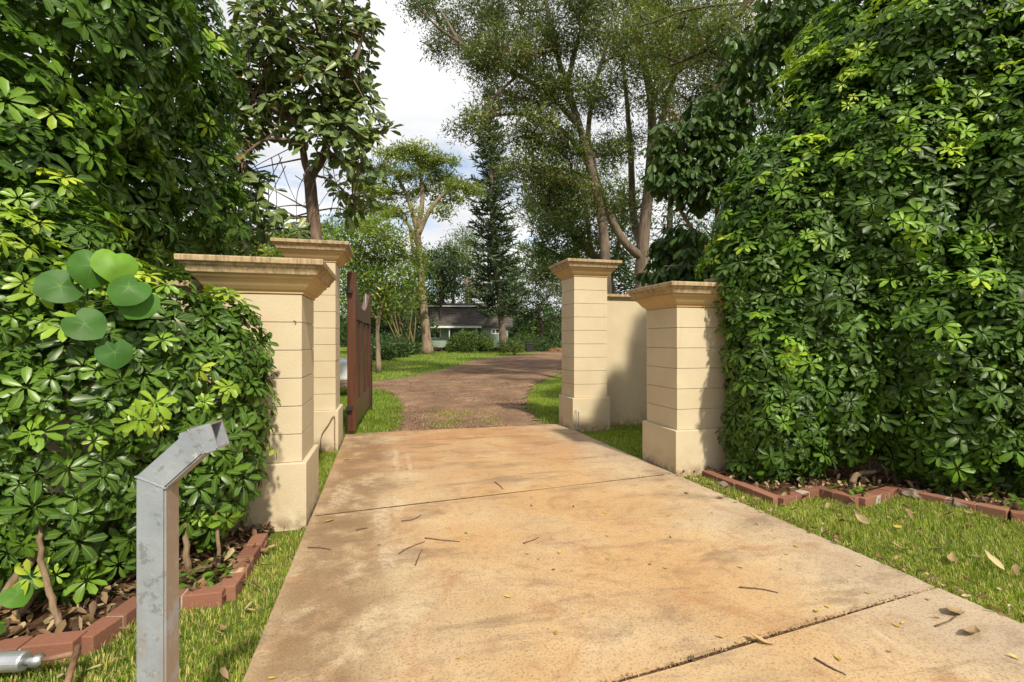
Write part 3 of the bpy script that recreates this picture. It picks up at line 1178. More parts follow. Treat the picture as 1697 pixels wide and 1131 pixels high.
def hedge(name, label, cat, base, blobs, dens, size, mat, young, n_parts=300, seed=0, shells=((1.0, 1.0), (.86, .8), (.68, .5)), mask=None, group=None, dark=0.0, lift=0.0):
    t = empty(name, base, label, cat, group)
    p, n, s = blob_points(blobs, dens, shells, True, seed)
    if mask is not None:
        m = mask(p)
        p, n, s = p[m], n[m], s[m]
    N = len(p)
    # shoots: young pale whorls gather in patches near the outside and the tops
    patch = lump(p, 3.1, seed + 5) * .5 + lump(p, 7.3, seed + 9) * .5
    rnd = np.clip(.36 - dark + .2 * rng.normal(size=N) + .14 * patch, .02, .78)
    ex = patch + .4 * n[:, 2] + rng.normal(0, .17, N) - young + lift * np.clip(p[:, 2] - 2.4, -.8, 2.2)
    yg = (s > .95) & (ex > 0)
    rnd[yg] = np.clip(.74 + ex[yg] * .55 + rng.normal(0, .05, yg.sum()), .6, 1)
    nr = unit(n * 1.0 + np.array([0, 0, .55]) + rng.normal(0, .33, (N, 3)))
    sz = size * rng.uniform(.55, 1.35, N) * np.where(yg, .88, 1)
    p = p + n * np.where(yg, .05, 0)[:, None]
    facing = (n * unit(CAM - p)).sum(1)
    d = np.linalg.norm(p - CAM, axis=1)
    score = np.where(s > .95, 1.0, .3) * np.clip(facing + .3, 0, 1) / d
    leafy(t, p, nr, sz, rnd, WH, mat, n_parts, score=score)
    return t, p, n


# left hedge, low part in front of the wall
lblobs = [((-1.2, 3.86, .95), (.34, .42, .85)), ((-1.45, 3.72, 1.2), (.4, .46, .7)), ((-1.85, 3.55, .95), (.6, .5, .92)), ((-2.5, 3.5, 1.2), (.75, .6, 1.0)),
          ((-1.85, 3.85, 1.5), (.5, .45, .55)), ((-1.15, 3.98, 1.35), (.26, .26, .42)), ((-3.2, 3.6, 1.3), (.8, .7, 1.2)), ((-2.35, 4.0, 1.9), (.6, .45, .7))]
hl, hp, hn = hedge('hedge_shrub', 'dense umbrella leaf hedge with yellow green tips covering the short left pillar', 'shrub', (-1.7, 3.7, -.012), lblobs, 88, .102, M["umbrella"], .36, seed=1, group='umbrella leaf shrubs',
                   mask=lambda p: ~((p[:, 0] > -1.56) & (p[:, 1] > 4.2) & (p[:, 2] < 2.2)))
stems(hl, [([(-1.25, 3.55, 0), (-1.3, 3.6, .4), (-1.4, 3.75, .9)], .022, .012), ([(-1.42, 3.5, 0), (-1.4, 3.6, .5), (-1.5, 3.8, 1.2)], .028, .014),
           ([(-1.95, 3.2, 0), (-1.8, 3.3, .3), (-1.6, 3.5, .8)], .024, .012), ([(-2.05, 3.1, 0), (-1.9, 3.2, .28), (-1.8, 3.4, .55)], .03, .02),
           ([(-1.05, 3.5, 0), (-1.1, 3.6, .35), (-1.15, 3.8, .8)], .014, .008), ([(-1.62, 2.98, .02), (-1.72, 3.02, .28), (-1.85, 3.2, .55)], .017, .012),
           ([(-2.2, 3.35, 1.36), (-1.9, 3.38, 1.5), (-1.6, 3.5, 1.62)], .022, .018), ([(-1.8, 3.42, .9), (-1.7, 3.42, 1.05), (-1.55, 3.5, 1.2)], .018, .014)], M['stem'])

# left tall umbrella tree behind and above the wall
tb = [((-3.3, 4.3, 2.9), (1.15, .95, 1.3)), ((-3.0, 4.9, 4.3), (1.2, 1.1, 1.4)), ((-4.2, 4.6, 4.0), (1.4, 1.2, 2.0)), ((-2.95, 5.9, 4.3), (.95, 1.1, 1.7)), ((-2.6, 6.7, 3.3), (.8, .9, 1.2)),
      ((-2.65, 6.9, 4.9), (.75, .9, 1.3)), ((-2.75, 5.4, 2.8), (.7, .9, .8)), ((-3.4, 5.4, 5.6), (1.4, 1.4, 1.3))]
tl, tp, tn = hedge('umbrella_tree', 'tall dark umbrella tree rising above the left hedge at the frame edge', 'tree', (-3.2, 5.3, -.03), tb, 40, .14, M['umbrella_dark'], .40, lift=.05, seed=3, dark=-.02, group='umbrella leaf shrubs',
                   shells=((1.0, 1.0), (.84, .9), (.64, .7)))
stems(tl, [([(-3.2, 5.3, -.05), (-3.15, 5.25, 1.5), (-3.0, 5.3, 3.2), (-2.8, 5.4, 4.6)], .09, .035), ([(-3.6, 5.5, -.05), (-3.8, 5.3, 2), (-4.0, 4.9, 4)], .08, .03),
           ([(-3.1, 5.25, 1.7), (-2.9, 5.8, 2.8), (-2.6, 6.4, 3.6)], .05, .02), ([(-3.0, 5.0, 2.3), (-2.8, 4.6, 2.7), (-2.6, 4.3, 3.0)], .035, .015)], M['stem'], 'trunk')

# right hedge
rb = [((4.15, 4.55, .95), (.55, .62, 1.05)), ((4.75, 4.35, 1.5), (.8, .7, 1.35)), ((5.6, 3.75, 1.3), (.9, .85, 1.3)), ((6.4, 3.2, 1.4), (.9, .9, 1.5)), ((4.1, 4.8, 2.15), (.5, .55, .85)),
      ((4.6, 4.75, 2.75), (.8, .75, 1.05)), ((5.5, 4.3, 3.0), (1.1, 1.0, 1.3)), ((6.5, 3.6, 3.1), (1.0, 1.0, 1.5)), ((5.4, 4.8, 4.0), (.8, .85, 1.05)), ((6.3, 4.3, 4.6), (1.2, 1.1, 1.3)),
      ((4.55, 5.0, 3.35), (.5, .55, .65)), ((6.05, 5.0, 5.1), (.85, .9, .95)), ((7.2, 3.6, 4.6), (1.2, 1.2, 1.6))]
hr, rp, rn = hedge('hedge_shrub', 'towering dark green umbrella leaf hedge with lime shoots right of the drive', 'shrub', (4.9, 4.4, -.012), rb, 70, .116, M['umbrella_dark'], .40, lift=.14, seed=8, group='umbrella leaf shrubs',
                   shells=((1.0, 1.0), (.88, 1.0), (.72, .9), (.5, .8)), mask=lambda p: ~((p[:, 0] < 3.93) & (p[:, 1] > 4.78) & (p[:, 2] < 2.35)))
stems(hr, [([(4.1, 4.5, -.02), (4.15, 4.6, .7), (4.3, 4.8, 1.6)], .04, .02), ([(4.7, 4.4, -.02), (4.8, 4.5, 1.2), (4.9, 4.6, 2.6)], .05, .025), ([(5.3, 4.0, -.02), (5.5, 4.1, 1.4), (5.6, 4.4, 3.2)], .05, .02),
           ([(6.0, 3.6, -.02), (6.2, 3.6, 1.5), (6.4, 3.8, 3.4)], .05, .02), ([(4.6, 3.92, .05), (4.75, 4.0, .1), (5.0, 3.98, .13)], .035, .02)], M['stem'])

# heart leaved vine over the left hedge
vine = empty('heart_leaf_vine', P(165, 560, 2.95) * (1, 1, 0), 'climbing vine with large round heart shaped leaves on the left hedge', 'vine')
hv, hf = [], []
HN = 20
for ring, rr in ((0, 0.0), (1, .5), (2, 1.0)):
    for i in range(HN if ring else 1):
        a = 2 * math.pi * i / HN
        r_ = rr * (1 - .42 * math.exp(-((a - math.pi) / .35) ** 2)) * (1 + .16 * math.exp(-(min(a, 2 * math.pi - a) / .3) ** 2)) * .5
        hv.append((r_ * math.sin(a) * 1.02, .42 + r_ * math.cos(a) - .42, -.5 * rr * rr * .12 + .03 * math.sin(3 * a) * rr))
for i in range(HN):
    j = (i + 1) % HN
    hf.append((0, 1 + j, 1 + i))
    hf.append((1 + i, 1 + j, 1 + HN + j))
    hf.append((1 + i, 1 + HN + j, 1 + HN + i))
hv = np.array(hv)
hf = np.array(hf)[:, ::-1]
hmid = np.array([1.0] + [.6 if i % 4 else .93 for i in range(HN)] + [.2 if i % 4 else .8 for i in range(HN)])
for k, (px, py, sz, d, rr) in enumerate(((153, 440, 66, 2.66, .45), (192, 434, 62, 2.7, .95), (100, 474, 62, 2.62, .2), (213, 476, 60, 2.66, .4), (230, 500, 58, 2.72, .6), (140, 537, 58, 2.58, .3), (190, 584, 50, 2.66, .15), (28, 985, 40, 2.5, .7), (60, 955, 40, 2.6, .55))):
    p = P(px, py, d)
    lf = np.zeros((len(hv), 3))
    lf[:, 0] = rr
    lf[:, 1] = hmid
    n = unit(unit(CAM - p) + np.array([.15, 0, .35]) + rng.normal(0, .15, 3))
    a = np.array([rng.normal(0, .35), 0, -1.0]) if k != 2 else np.array([-.8, 0, -.5])
    Fm = frames(n[None], a[None])[0]
    v = hv @ Fm.T * (sz / 801 * d) + p
    v += n * (rng.uniform(-.25, .15) * (sz / 801 * d) * (hv[:, :1] ** 2 + hv[:, 1:2] ** 2) * 2)
    obj_np('leaf', v, hf, M['heart'], vine, True, lf)
    if k < 7:
        root = P(146, py + 25, 2.72)
        pth = smooth_path([p - n * .004, (p + root) / 2 - n * .05, root], 8)
        MB().tube(pth, np.linspace(.0022, .0035, len(pth)), 5).build('leaf_stalk', M['heart'], vine, 0, True)
stems(vine, [([P(110, 560, 2.73), P(140, 500, 2.71), P(150, 455, 2.72), P(160, 415, 2.78)], .006, .004), ([P(140, 515, 2.72), P(175, 508, 2.73), P(205, 500, 2.75)], .004, .003), ([P(145, 480, 2.73), P(120, 490, 2.70), P(105, 480, 2.67)], .003, .002)], M['heart'], 'vine_stem', 6)


# ------------------------------------------------------------------ generic trees
def tree(name, label, cat, base, limbs, pads, mat, bark, leaf, clump_r, n_leaves, lw=.34, twig=.02, group=None, flat=.55, rnd0=(.0, 1.0), sides=8, tpl_n=10, top_light=.25, trunk_name='trunk', twigs=True, fill=.35):
    """limbs: [(points, r0, r1)], first one is the trunk; pads: [(centre, radii, clumps)]"""
    t = empty(name, base, label, cat, group)
    nodes = []
    for i, (pts, r0, r1) in enumerate(limbs):
        pp = smooth_path(pts, max(10, 4 * len(pts)), 0)
        rr = np.linspace(r0, r1, len(pp))
        if i == 0:
            rr[:3] = rr[:3] * [1.45, 1.2, 1.06]
        MB().tube(pp, rr, sides).build(trunk_name if i == 0 else 'limb', bark, t, 0, True)
        nodes.append(pp[len(pp) // 3:])
    nodes = np.concatenate(nodes)
    tw = MB()
    CP, CN = [], []
    for c, rad, n in pads:
        c = np.array(c, float)
        rad = np.array(rad, float)
        u = rdir(n)
        r_ = rng.uniform(fill, 1.0, n) ** .6
        q = c + u * rad * (r_ * (1 + .18 * lump(c + u * rad, 1.2 / max(.3, rad.max()) * 2, c[0])))[:, None]
        CP.append(q)
        CN.append(unit(u * .6 + np.array([0, 0, .7])))
        if twigs:
            k = np.argmin(((nodes - c) ** 2).sum(1) + .6 * np.maximum(0, nodes[:, 2] - c[2]) ** 2)
            a = nodes[k]
            mid = (a + c) / 2 + rng.normal(0, .06, 3) * np.linalg.norm(c - a)
            pp = smooth_path([a, mid, c], 8)
            tw.tube(pp, np.linspace(twig * 2.2, twig, len(pp)), 5, False)
            for e in q[::3]:
                m2 = c * .5 + e * .5 + rng.normal(0, .08, 3) * rad
                pp = smooth_path([c + (a - c) * rng.uniform(0, .3), m2, e], 4)
                tw.tube(pp, np.linspace(twig, twig * .3, len(pp)), 4, False)
    if tw.n:
        tag(tw.build('twigs', bark, t, 0, True), kind='stuff')
    CP = np.concatenate(CP)
    CN = np.concatenate(CN)
    V, F, L, off = [], [], [], 0
    per = max(1, n_leaves // (len(CP) * tpl_n))
    zz0, zz1 = CP[:, 2].min(), CP[:, 2].max()
    for sd in range(4):
        tv, tf = spray_tpl(tpl_n, lw, sd, flat)
        sel = np.arange(sd, len(CP), 4)
        if not len(sel):
            continue
        sel = np.repeat(sel, per)
        p = CP[sel] + rng.normal(0, clump_r * .62, (len(sel), 3)) * [1, 1, flat]
        nn = unit(CN[sel] + rng.normal(0, .4, (len(sel), 3)))
        rnd = rnd0[0] + (rnd0[1] - rnd0[0]) * np.clip(.42 + .16 * rng.normal(size=len(sel)) + .2 * np.repeat(rng.normal(size=len(CP)), 1)[sel] + .15 * lump(CP[sel], .9 / clump_r * .4, 3), 0, 1)
        v, f, lf = scatter(tv, tf, p, frames(nn, rdir(len(sel))), leaf * rng.uniform(.75, 1.3, len(sel)), rnd)
        V.append(v)
        F.append(f + off)
        L.append(lf)
        off += len(v)
    obj_np('crown', np.concatenate(V), np.concatenate(F), mat, t, False, np.concatenate(L))
    return t


def thin(pads, k):
    """fewer, tighter clumps per pad"""
    return [(c, (q[0] * 1.1, q[1] * 1.2, q[2] * 1.15), max(4, int(n * k))) for c, q, n in pads]


def px_pads(lst, d, dd=.5):
    """(px, py, rx, ry, n[, doff]) on a distance d -> world pads"""
    out = []
    for e in lst:
        px, py, rx, ry, n = e[:5]
        dist = d + (e[5] if len(e) > 5 else rng.uniform(-dd, dd))
        s = dist / 801
        out.append((P(px, py, dist), (rx * s, (rx + ry) / 2 * s, ry * s), n))
    return out


# leathery-leaved tree over the left wall
D = 9.2
ct = empty('leathery_leaf_tree', B(527, D), 'tree with big leathery paddle leaves and forked trunk behind the tall left pillar', 'tree')
CL = [([B(530, D), P(528, 500, D), P(522, 390, D), P(512, 290, D)], .145, .11),
      ([P(512, 292, D), P(502, 255, D), P(495, 215, D - .1), P(470, 190, D - .2), P(420, 165, D - .4)], .075, .03),
      ([P(512, 290, D), P(535, 262, D), P(545, 215, D + .2), P(543, 150, D + .2), P(530, 60, D), P(520, -40, D)], .09, .04),
      ([P(500, 250, D), P(480, 235, D - .3), P(440, 232, D - .5), P(400, 260, D - .6)], .04, .02),
      ([P(540, 258, D), P(580, 265, D + .1), P(612, 250, D + .2)], .05, .025), ([P(495, 215, D), P(470, 120, D + .3), P(450, 40, D + .4)], .06, .03),
      ([P(520, 290, D), P(550, 300, D + .1), P(585, 330, D + .1)], .025, .012), ([P(545, 150, D), P(585, 110, D - .3), P(600, 60, D - .3)], .05, .02)]
for i, (pts, r0, r1) in enumerate(CL):
    pp = smooth_path(pts, 16, .006)
    MB().tube(pp, np.linspace(r0, r1, len(pp)), 9).build('trunk' if i == 0 else 'limb', M['bark'], ct, 0, True)
for k in range(16):     # thin hanging aerial roots and bare twigs
    a = P(rng.uniform(430, 580), rng.uniform(235, 300), D + rng.uniform(-.4, .3))
    b = a + np.array([rng.normal(0, .35), rng.normal(0, .2), -rng.uniform(.5, 1.5)])
    pp = smooth_path([a, (a + b) / 2 + rng.normal(0, .12, 3), b], 10)
    MB().tube(pp, np.linspace(.009, .004, len(pp)), 5).build('hanging_root', M['bark_dark'], ct)
pads = px_pads([(520, 30, 100, 75, 95), (450, 70, 60, 70, 55), (575, 90, 55, 80, 65), (510, 130, 95, 60, 90), (595, 190, 38, 50, 34), (560, 235, 60, 40, 40), (430, 170, 55, 45, 34), (395, 215, 50, 40, 34),
                (385, 290, 55, 40, 34), (375, 345, 60, 30, 30), (440, 330, 30, 40, 14), (590, 300, 38, 40, 20), (580, 345, 16, 22, 6), (520, -50, 110, 60, 60), (640, 216, 8, 8, 2), (360, 150, 50, 80, 40), (480, 390, 30, 30, 9), (415, 375, 40, 30, 14), (480, 190, 50, 30, 26), (550, 185, 45, 35, 26), (440, 120, 50, 40, 24), (420, 40, 40, 50, 24)], D, .45)
CPs, CDs = [], []
for c, rad, n in pads:
    u = rdir(n)
    q = np.array(c) + u * np.array(rad) * (rng.uniform(.25, 1, n) ** .5)[:, None]
    CPs.append(q)
    CDs.append(unit(u + np.array([0, 0, .3])))
CPs, CDs = np.concatenate(CPs), np.concatenate(CDs)
# rosettes: 7 leaves round each twig end
K = 7
pp = np.repeat(CPs, K, 0)
dd_ = np.repeat(CDs, K, 0)
ax = unit(dd_ * .9 + np.array([0, 0, .15]) + rdir(len(pp)) * .9)
nr = unit(rdir(len(pp)) * .55 + dd_ * .5 + np.array([0, -.3, .5]))
rn_ = np.clip(.42 + .2 * rng.normal(size=len(pp)), 0, .95)
rn_[rng.random(len(pp)) < .012] = 1.0
CT = [leaf_tpl(.40, .12, .05, .62, .06), leaf_tpl(.44, .3, .06, .6, .05), leaf_tpl(.36, .05, .1, .6, .06)]
leafy(ct, pp + ax * .03, nr, .25 * rng.uniform(.7, 1.25, len(pp)), rn_, CT, M['clusia'], 300, axis=ax)
tw = MB()
CLN = np.concatenate([smooth_path(c[0], 40)[8:] for c in CL])
for e in CPs[::2]:
    a = CLN[np.argmin(((CLN - e - rng.normal(0, .25, 3)) ** 2).sum(1))]
    pz = smooth_path([a, (a + e) / 2 + rng.normal(0, .08, 3), e], 6)
    tw.tube(pz, np.linspace(.018, .007, len(pz)), 5, False)
tag(tw.build('twigs', M['bark'], ct, 0, True), kind='stuff')

# drooping dark tree beside the right hedge
D = 9.3
ot = empty('drooping_leaf_tree', B(1150, D), 'dark drooping leaf tree behind the short right pillar', 'tree')
OL = [([B(1190, D), P(1185, 470, D), P(1160, 400, D - .2), P(1125, 345, D - .3), P(1115, 290, D - .2)], .05, .03), ([P(1185, 480, D), P(1190, 380, D), P(1180, 250, D), P(1165, 200, D)], .06, .03),
      ([P(1170, 445, D - .5), P(1130, 440, D - .6), P(1100, 442, D - .6)], .015, .01)]
for i, (pts, r0, r1) in enumerate(OL):
    pz = smooth_path(pts, 14, .004)
    MB().tube(pz, np.linspace(r0, r1, len(pz)), 8).build('trunk' if i == 0 else 'limb', M['stem'], ot, 0, True)
pads = px_pads([(1130, 235, 55, 40, 60), (1175, 200, 60, 45, 55), (1195, 260, 50, 50, 60), (1110, 285, 35, 35, 32), (1160, 300, 50, 35, 45), (1120, 400, 48, 35, 55), (1105, 450, 40, 30, 45), (1170, 410, 45, 50, 55), (1230, 170, 60, 60, 60), (1150, 460, 50, 22, 32), (1250, 90, 60, 60, 60), (1290, 30, 60, 50, 50), (1350, 20, 60, 40, 40)], D, .5)
q = np.concatenate([np.array(c) + rdir(n) * np.array(rad) * (rng.uniform(.2, 1, n) ** .5)[:, None] for c, rad, n in pads])
pp = np.repeat(q, 8, 0)
az = rng.uniform(0, 2 * np.pi, len(pp))
ax = unit(np.stack([np.cos(az) * .8, np.sin(az) * .8, np.full(len(pp), -.75)], 1) + rng.normal(0, .2, (len(pp), 3)))
nr = unit(np.stack([np.cos(az) * .8, np.sin(az) * .8, np.full(len(pp), .8)], 1) + rng.normal(0, .25, (len(pp), 3)))
leafy(ot, pp + ax * .07, nr, .24 * rng.uniform(.75, 1.25, len(pp)), np.clip(.42 + .24 * rng.normal(size=len(pp)), 0, 1), [leaf_tpl(.36, .2, .05, .62, .1), leaf_tpl(.4, .1, .06, .62, .1)], M['octopus'], 300, axis=ax)

# gum trees behind the right pillars
D = 16
tree('gum_tree', 'tall gum tree with pale leaning trunk rising directly behind the tall right pillar', 'tree', B(1010, D), [
    ([B(1010, D), P(1003, 430, D), P(996, 360, D), P(980, 285, D), P(962, 215, D), P(938, 140, D), P(915, 60, D), P(900, -30, D)], .19, .07),
    ([P(975, 270, D), P(930, 215, D + .5), P(870, 190, D + .8), P(800, 195, D + 1)], .1, .03), ([P(962, 210, D), P(900, 150, D - .4), P(830, 110, D - .6), P(760, 70, D - .8)], .1, .03),
    ([P(940, 140, D), P(960, 60, D), P(990, -20, D)], .1, .04), ([P(985, 300, D), P(930, 280, D + 1), P(880, 290, D + 1)], .07, .025)],
    thin(px_pads([(720, 25, 45, 30, 24), (790, 30, 60, 35, 46), (860, 20, 70, 35, 56), (760, 75, 45, 25, 26), (830, 90, 60, 28, 48), (900, 90, 60, 32, 50), (825, 140, 40, 20, 12), (870, 160, 60, 26, 46), (940, 150, 50, 30, 38),
             (805, 195, 30, 14, 8), (875, 225, 45, 16, 14), (910, 220, 50, 24, 34), (880, 280, 48, 22, 30), (920, 310, 50, 24, 32), (960, 30, 60, 40, 50), (690, 10, 20, 22, 6), (940, 260, 40, 24, 26), (775, 205, 16, 8, 3), (900, 340, 40, 20, 22)], D, 1.6), .65),
    M['euca'], M['bark_gum'], .26, .4, 76000, .24, .024, 'gum trees behind the right pillars', .8)
D = 17.5
tree('gum_tree', 'thick trunked gum tree with forking limbs between the two right pillars', 'tree', B(1066, D), [
    ([B(1066, D), P(1064, 470, D), P(1066, 400, D), P(1074, 320, D), P(1080, 240, D), P(1078, 160, D), P(1060, 70, D), P(1045, -30, D)], .28, .09),
    ([P(1066, 430, D), P(1030, 395, D - .3), P(1000, 330, D - .3), P(975, 240, D - .2), P(985, 150, D), P(1010, 60, D)], .17, .06),
    ([P(1080, 250, D), P(1100, 190, D + .5), P(1120, 120, D + .5), P(1150, 40, D + .5)], .15, .06), ([P(1070, 420, D), P(1050, 360, D + 1), P(1045, 250, D + 1), P(1035, 130, D + 1), P(1020, 20, D + 1)], .2, .03),
    ([P(1078, 170, D), P(1110, 130, D), P(1160, 100, D - .5), P(1220, 90, D - 1)], .09, .03), ([P(1120, 120, D), P(1170, 60, D), P(1230, 20, D)], .08, .03)],
    thin(px_pads([(1020, 20, 70, 40, 60), (1090, 20, 70, 40, 60), (1160, 30, 60, 40, 50), (1040, 90, 60, 32, 46), (1110, 90, 60, 32, 46), (1180, 100, 60, 40, 52), (1010, 160, 50, 30, 34), (1080, 150, 40, 26, 26), (1150, 170, 60, 36, 46), (1210, 160, 60, 50, 50),
             (1120, 220, 36, 26, 24), (1030, 240, 36, 28, 24), (985, 330, 36, 26, 22), (1030, 350, 30, 26, 18), (1240, 60, 60, 50, 50), (1000, 260, 30, 24, 16), (1110, 290, 26, 24, 14)], D, 1.8), .65),
    M['euca'], M['bark_gum'], .28, .42, 70000, .24, .026, 'gum trees behind the right pillars', .8)
D = 24
tree('gum_tree', 'hazy spreading gum tree leaning left beyond the tall right pillar', 'tree', B(1020, D), [
    ([B(1020, D), P(1010, 470, D), P(980, 420, D), P(950, 390, D), P(900, 340, D)], .3, .1), ([P(1000, 450, D), P(960, 440, D), P(920, 420, D), P(885, 400, D)], .14, .05), ([P(980, 420, D), P(970, 340, D), P(960, 280, D)], .14, .05), ([P(1010, 470, D), P(1030, 380, D), P(1035, 300, D)], .16, .05)],
    thin(px_pads([(900, 310, 45, 24, 34), (940, 340, 50, 28, 44), (900, 360, 40, 22, 32), (930, 385, 45, 22, 38), (970, 380, 45, 30, 42), (1000, 420, 45, 30, 40), (950, 420, 45, 22, 34), (900, 400, 32, 18, 20), (1030, 340, 40, 40, 38), (980, 300, 45, 30, 38), (925, 430, 36, 18, 26), (1040, 420, 36, 40, 34), (870, 285, 30, 16, 14)], D, 2), .6),
    M['mid'], M['bark_gum'], .45, .44, 22000, .24, .025, 'gum trees behind the right pillars', .8)
D = 26
tree('gum_tree', 'shadowed dark crowned tree filling the gap behind the cream wall', 'tree', B(1120, D), [([B(1120, D), P(1118, 450, D), P(1110, 380, D), P(1115, 250, D)], .3, .1)],
     thin(px_pads([(1090, 460, 60, 30, 44), (1140, 440, 60, 40, 50), (1060, 480, 50, 30, 38), (1010, 480, 40, 30, 30), (1100, 380, 50, 40, 40), (1180, 400, 50, 60, 50), (1060, 520, 70, 25, 30), (1140, 330, 50, 40, 36)], D, 2), 1.0), M['dark'], M['bark_dark'], .5, .5, 12000, .32, .03, None, .8)
# a limb from a tree overhead reaching into the upper right of the view
D = 10.5
tree('overhanging_tree', 'dark arching branch with fine leaves hanging over the upper right', 'tree', B(1420, D + 1), [
    ([B(1420, D + 1), P(1410, 250, D + 1), P(1380, 60, D + .8), P(1300, -40, D + .3), P(1240, 5, D), P(1180, 75, D), P(1110, 110, D)], .2, .018),
    ([P(1240, 5, D), P(1150, 15, D - .2), P(1060, 45, D - .3)], .03, .012), ([P(1300, -40, D), P(1260, 70, D), P(1230, 110, D), P(1175, 85, D)], .035, .015)],
    px_pads([(1130, 50, 55, 30, 26), (1200, 40, 60, 36, 32), (1190, 110, 50, 26, 22), (1260, 60, 50, 40, 28), (1090, 90, 36, 20, 14), (1060, 30, 40, 22, 14)], D, .8), M['euca'], M['bark_dark'], .2, .2, 7000, .28, .01, None, .8, (.3, 1.0))

# broad pale green tree in front of the house
D = 42
tree('shade_tree', 'broad rounded pale green tree with tall bare trunk on the lawn by the house', 'tree', B(712, D), [
    ([B(709, D), P(705, 540, D), P(699, 480, D), P(694, 410, D), P(692, 380, D)], .42, .24),
    ([P(692, 385, D), P(680, 340, D), P(662, 300, D), P(640, 270, D)], .25, .08), ([P(692, 380, D), P(700, 330, D), P(696, 280, D), P(690, 250, D)], .25, .07), ([P(693, 390, D), P(712, 350, D), P(738, 320, D), P(765, 310, D)], .24, .08),
    ([P(694, 410, D), P(672, 365, D), P(635, 345, D), P(610, 335, D)], .2, .07), ([P(690, 440, D), P(682, 400, D), P(676, 370, D), P(655, 350, D)], .18, .07)],
    px_pads([(690, 248, 40, 9, 34), (650, 256, 34, 9, 28), (728, 268, 32, 9, 28), (700, 270, 40, 8, 26), (630, 285, 34, 9, 30), (672, 290, 40, 9, 30), (735, 298, 40, 9, 32), (768, 312, 26, 9, 26), (615, 318, 28, 9, 26), (655, 322, 36, 9, 28), (708, 318, 34, 8, 22), (748, 332, 30, 8, 22),
             (622, 350, 36, 9, 30), (668, 352, 28, 8, 18), (606, 375, 26, 9, 18), (728, 350, 20, 7, 10), (600, 305, 22, 10, 20), (595, 345, 22, 10, 18), (785, 322, 12, 7, 8)], D, 3),
    M['rain'], M['bark_pale'], .55, .5, 24000, .34, .05, None, .4, sides=14, tpl_n=9)

# column pine
D = 46
pt = empty('column_pine', B(834, D), 'tall narrow dark column pine standing right of the green house', 'tree')
trunk = smooth_path([B(836, D), P(828, 500, D), P(818, 400, D), P(814, 300, D), P(812, 200, D), P(811, 150, D)], 24)
MB().tube(trunk, np.interp(np.linspace(0, 1, len(trunk)), [0, .1, .5, 1], [.46, .33, .24, .06]), 12).build('trunk', M['bark_gum'], pt, 0, True)
V, F, L, off = [], [], [], 0
br = MB()
zb, zt = trunk[0][2] + 3.8, trunk[-1][2]
for k in range(46):
    f = k / 45
    z = zb + (zt - zb) * f
    c = np.array([np.interp(z, trunk[:, 2], trunk[:, 0]), np.interp(z, trunk[:, 2], trunk[:, 1]), z])
    L_ = np.interp(f, [0, .12, .35, .75, 1], [2.7, 3.0, 2.3, 1.7, .35]) * rng.uniform(.8, 1.15)
    a0 = rng.uniform(0, 6.28)
    for i in range(6):
        a = a0 + i * 1.047 + rng.normal(0, .15)
        if rng.random() < .12:
            continue
        l = L_ * rng.uniform(.7, 1.1)
        dv = np.array([math.cos(a), math.sin(a), 0])
        b = smooth_path([c, c + dv * l * .5 + [0, 0, -.12 * l], c + dv * l + [0, 0, .06 * l]], 6)
        br.tube(b, np.linspace(.035, .012, len(b)), 4, False)
        n = int(27 * l)
        s = rng.uniform(.12, 1, n)
        bp = np.stack([np.interp(s, np.linspace(0, 1, len(b)), b[:, q_]) for q_ in range(3)], 1)
        side = np.array([-math.sin(a), math.cos(a), 0])
        sg = rng.choice([-1, 1], n)
        ax = unit(dv * .7 + side[None] * sg[:, None] * rng.uniform(.2, .9, n)[:, None] + np.array([0, 0, .25]) + rng.normal(0, .25, (n, 3)))
        tv = np.array([[-.09, 0, 0], [.09, 0, 0], [.08, .6, .02], [0, 1, .08], [-.08, .6, .02]])
        tf = np.array([(0, 1, 2), (0, 2, 4), (4, 2, 3)])
        v, f_, lf = scatter(tv, tf, bp, frames(rdir(n), ax), .6 * rng.uniform(.6, 1.2, n), np.clip(rng.normal(.45, .22, n), 0, 1))
        V.append(v)
        F.append(f_ + off)
        L.append(lf)
        off += len(v)
tag(br.build('branches', M['bark_dark'], pt, 0, True), kind='stuff')
obj_np('crown', np.concatenate(V), np.concatenate(F), M['pine'], pt, False, np.concatenate(L))

# bright fruit tree beyond the gate
D = 21
ft = tree('fruit_tree', 'bright yellow green fruit tree with crooked branches behind the open gate', 'tree', B(628, D), [
    ([B(628, D), P(626, 540, D), P(634, 500, D), P(622, 450, D), P(600, 410, D)], .1, .05), ([P(634, 500, D), P(660, 460, D), P(680, 440, D)], .08, .03), ([P(622, 450, D), P(640, 420, D), P(630, 380, D)], .06, .03), ([P(626, 530, D), P(600, 500, D), P(585, 460, D)], .07, .03)],
    px_pads([(560, 390, 40, 24, 44), (600, 380, 40, 22, 44), (640, 395, 44, 24, 48), (580, 420, 40, 24, 44), (625, 430, 44, 24, 46), (670, 425, 40, 24, 40), (690, 460, 30, 26, 28), (600, 460, 44, 26, 40), (645, 470, 44, 24, 40), (680, 490, 30, 18, 20), (610, 500, 36, 20, 24), (650, 505, 34, 16, 16), (545, 400, 20, 20, 14)], D, 1.5),
    M['citrus'], M['bark_pale'], .34, .36, 15000, .34, .02, None, .8)
for k in range(4):
    p = P(rng.uniform(600, 690), rng.uniform(470, 540), D - 1.2)
    bm = bmesh.new()
    bmesh.ops.create_icosphere(bm, subdivisions=2, radius=.04)
    me = bpy.data.meshes.new('fruit')
    bm.to_mesh(me)
    bm.free()
    me.materials.append(M['fruit'])
    o = bpy.data.objects.new('fruit', me)
    COL.objects.link(o)
    o.parent = ft
    o.location = tuple((p - np.array(ft.location)).tolist())

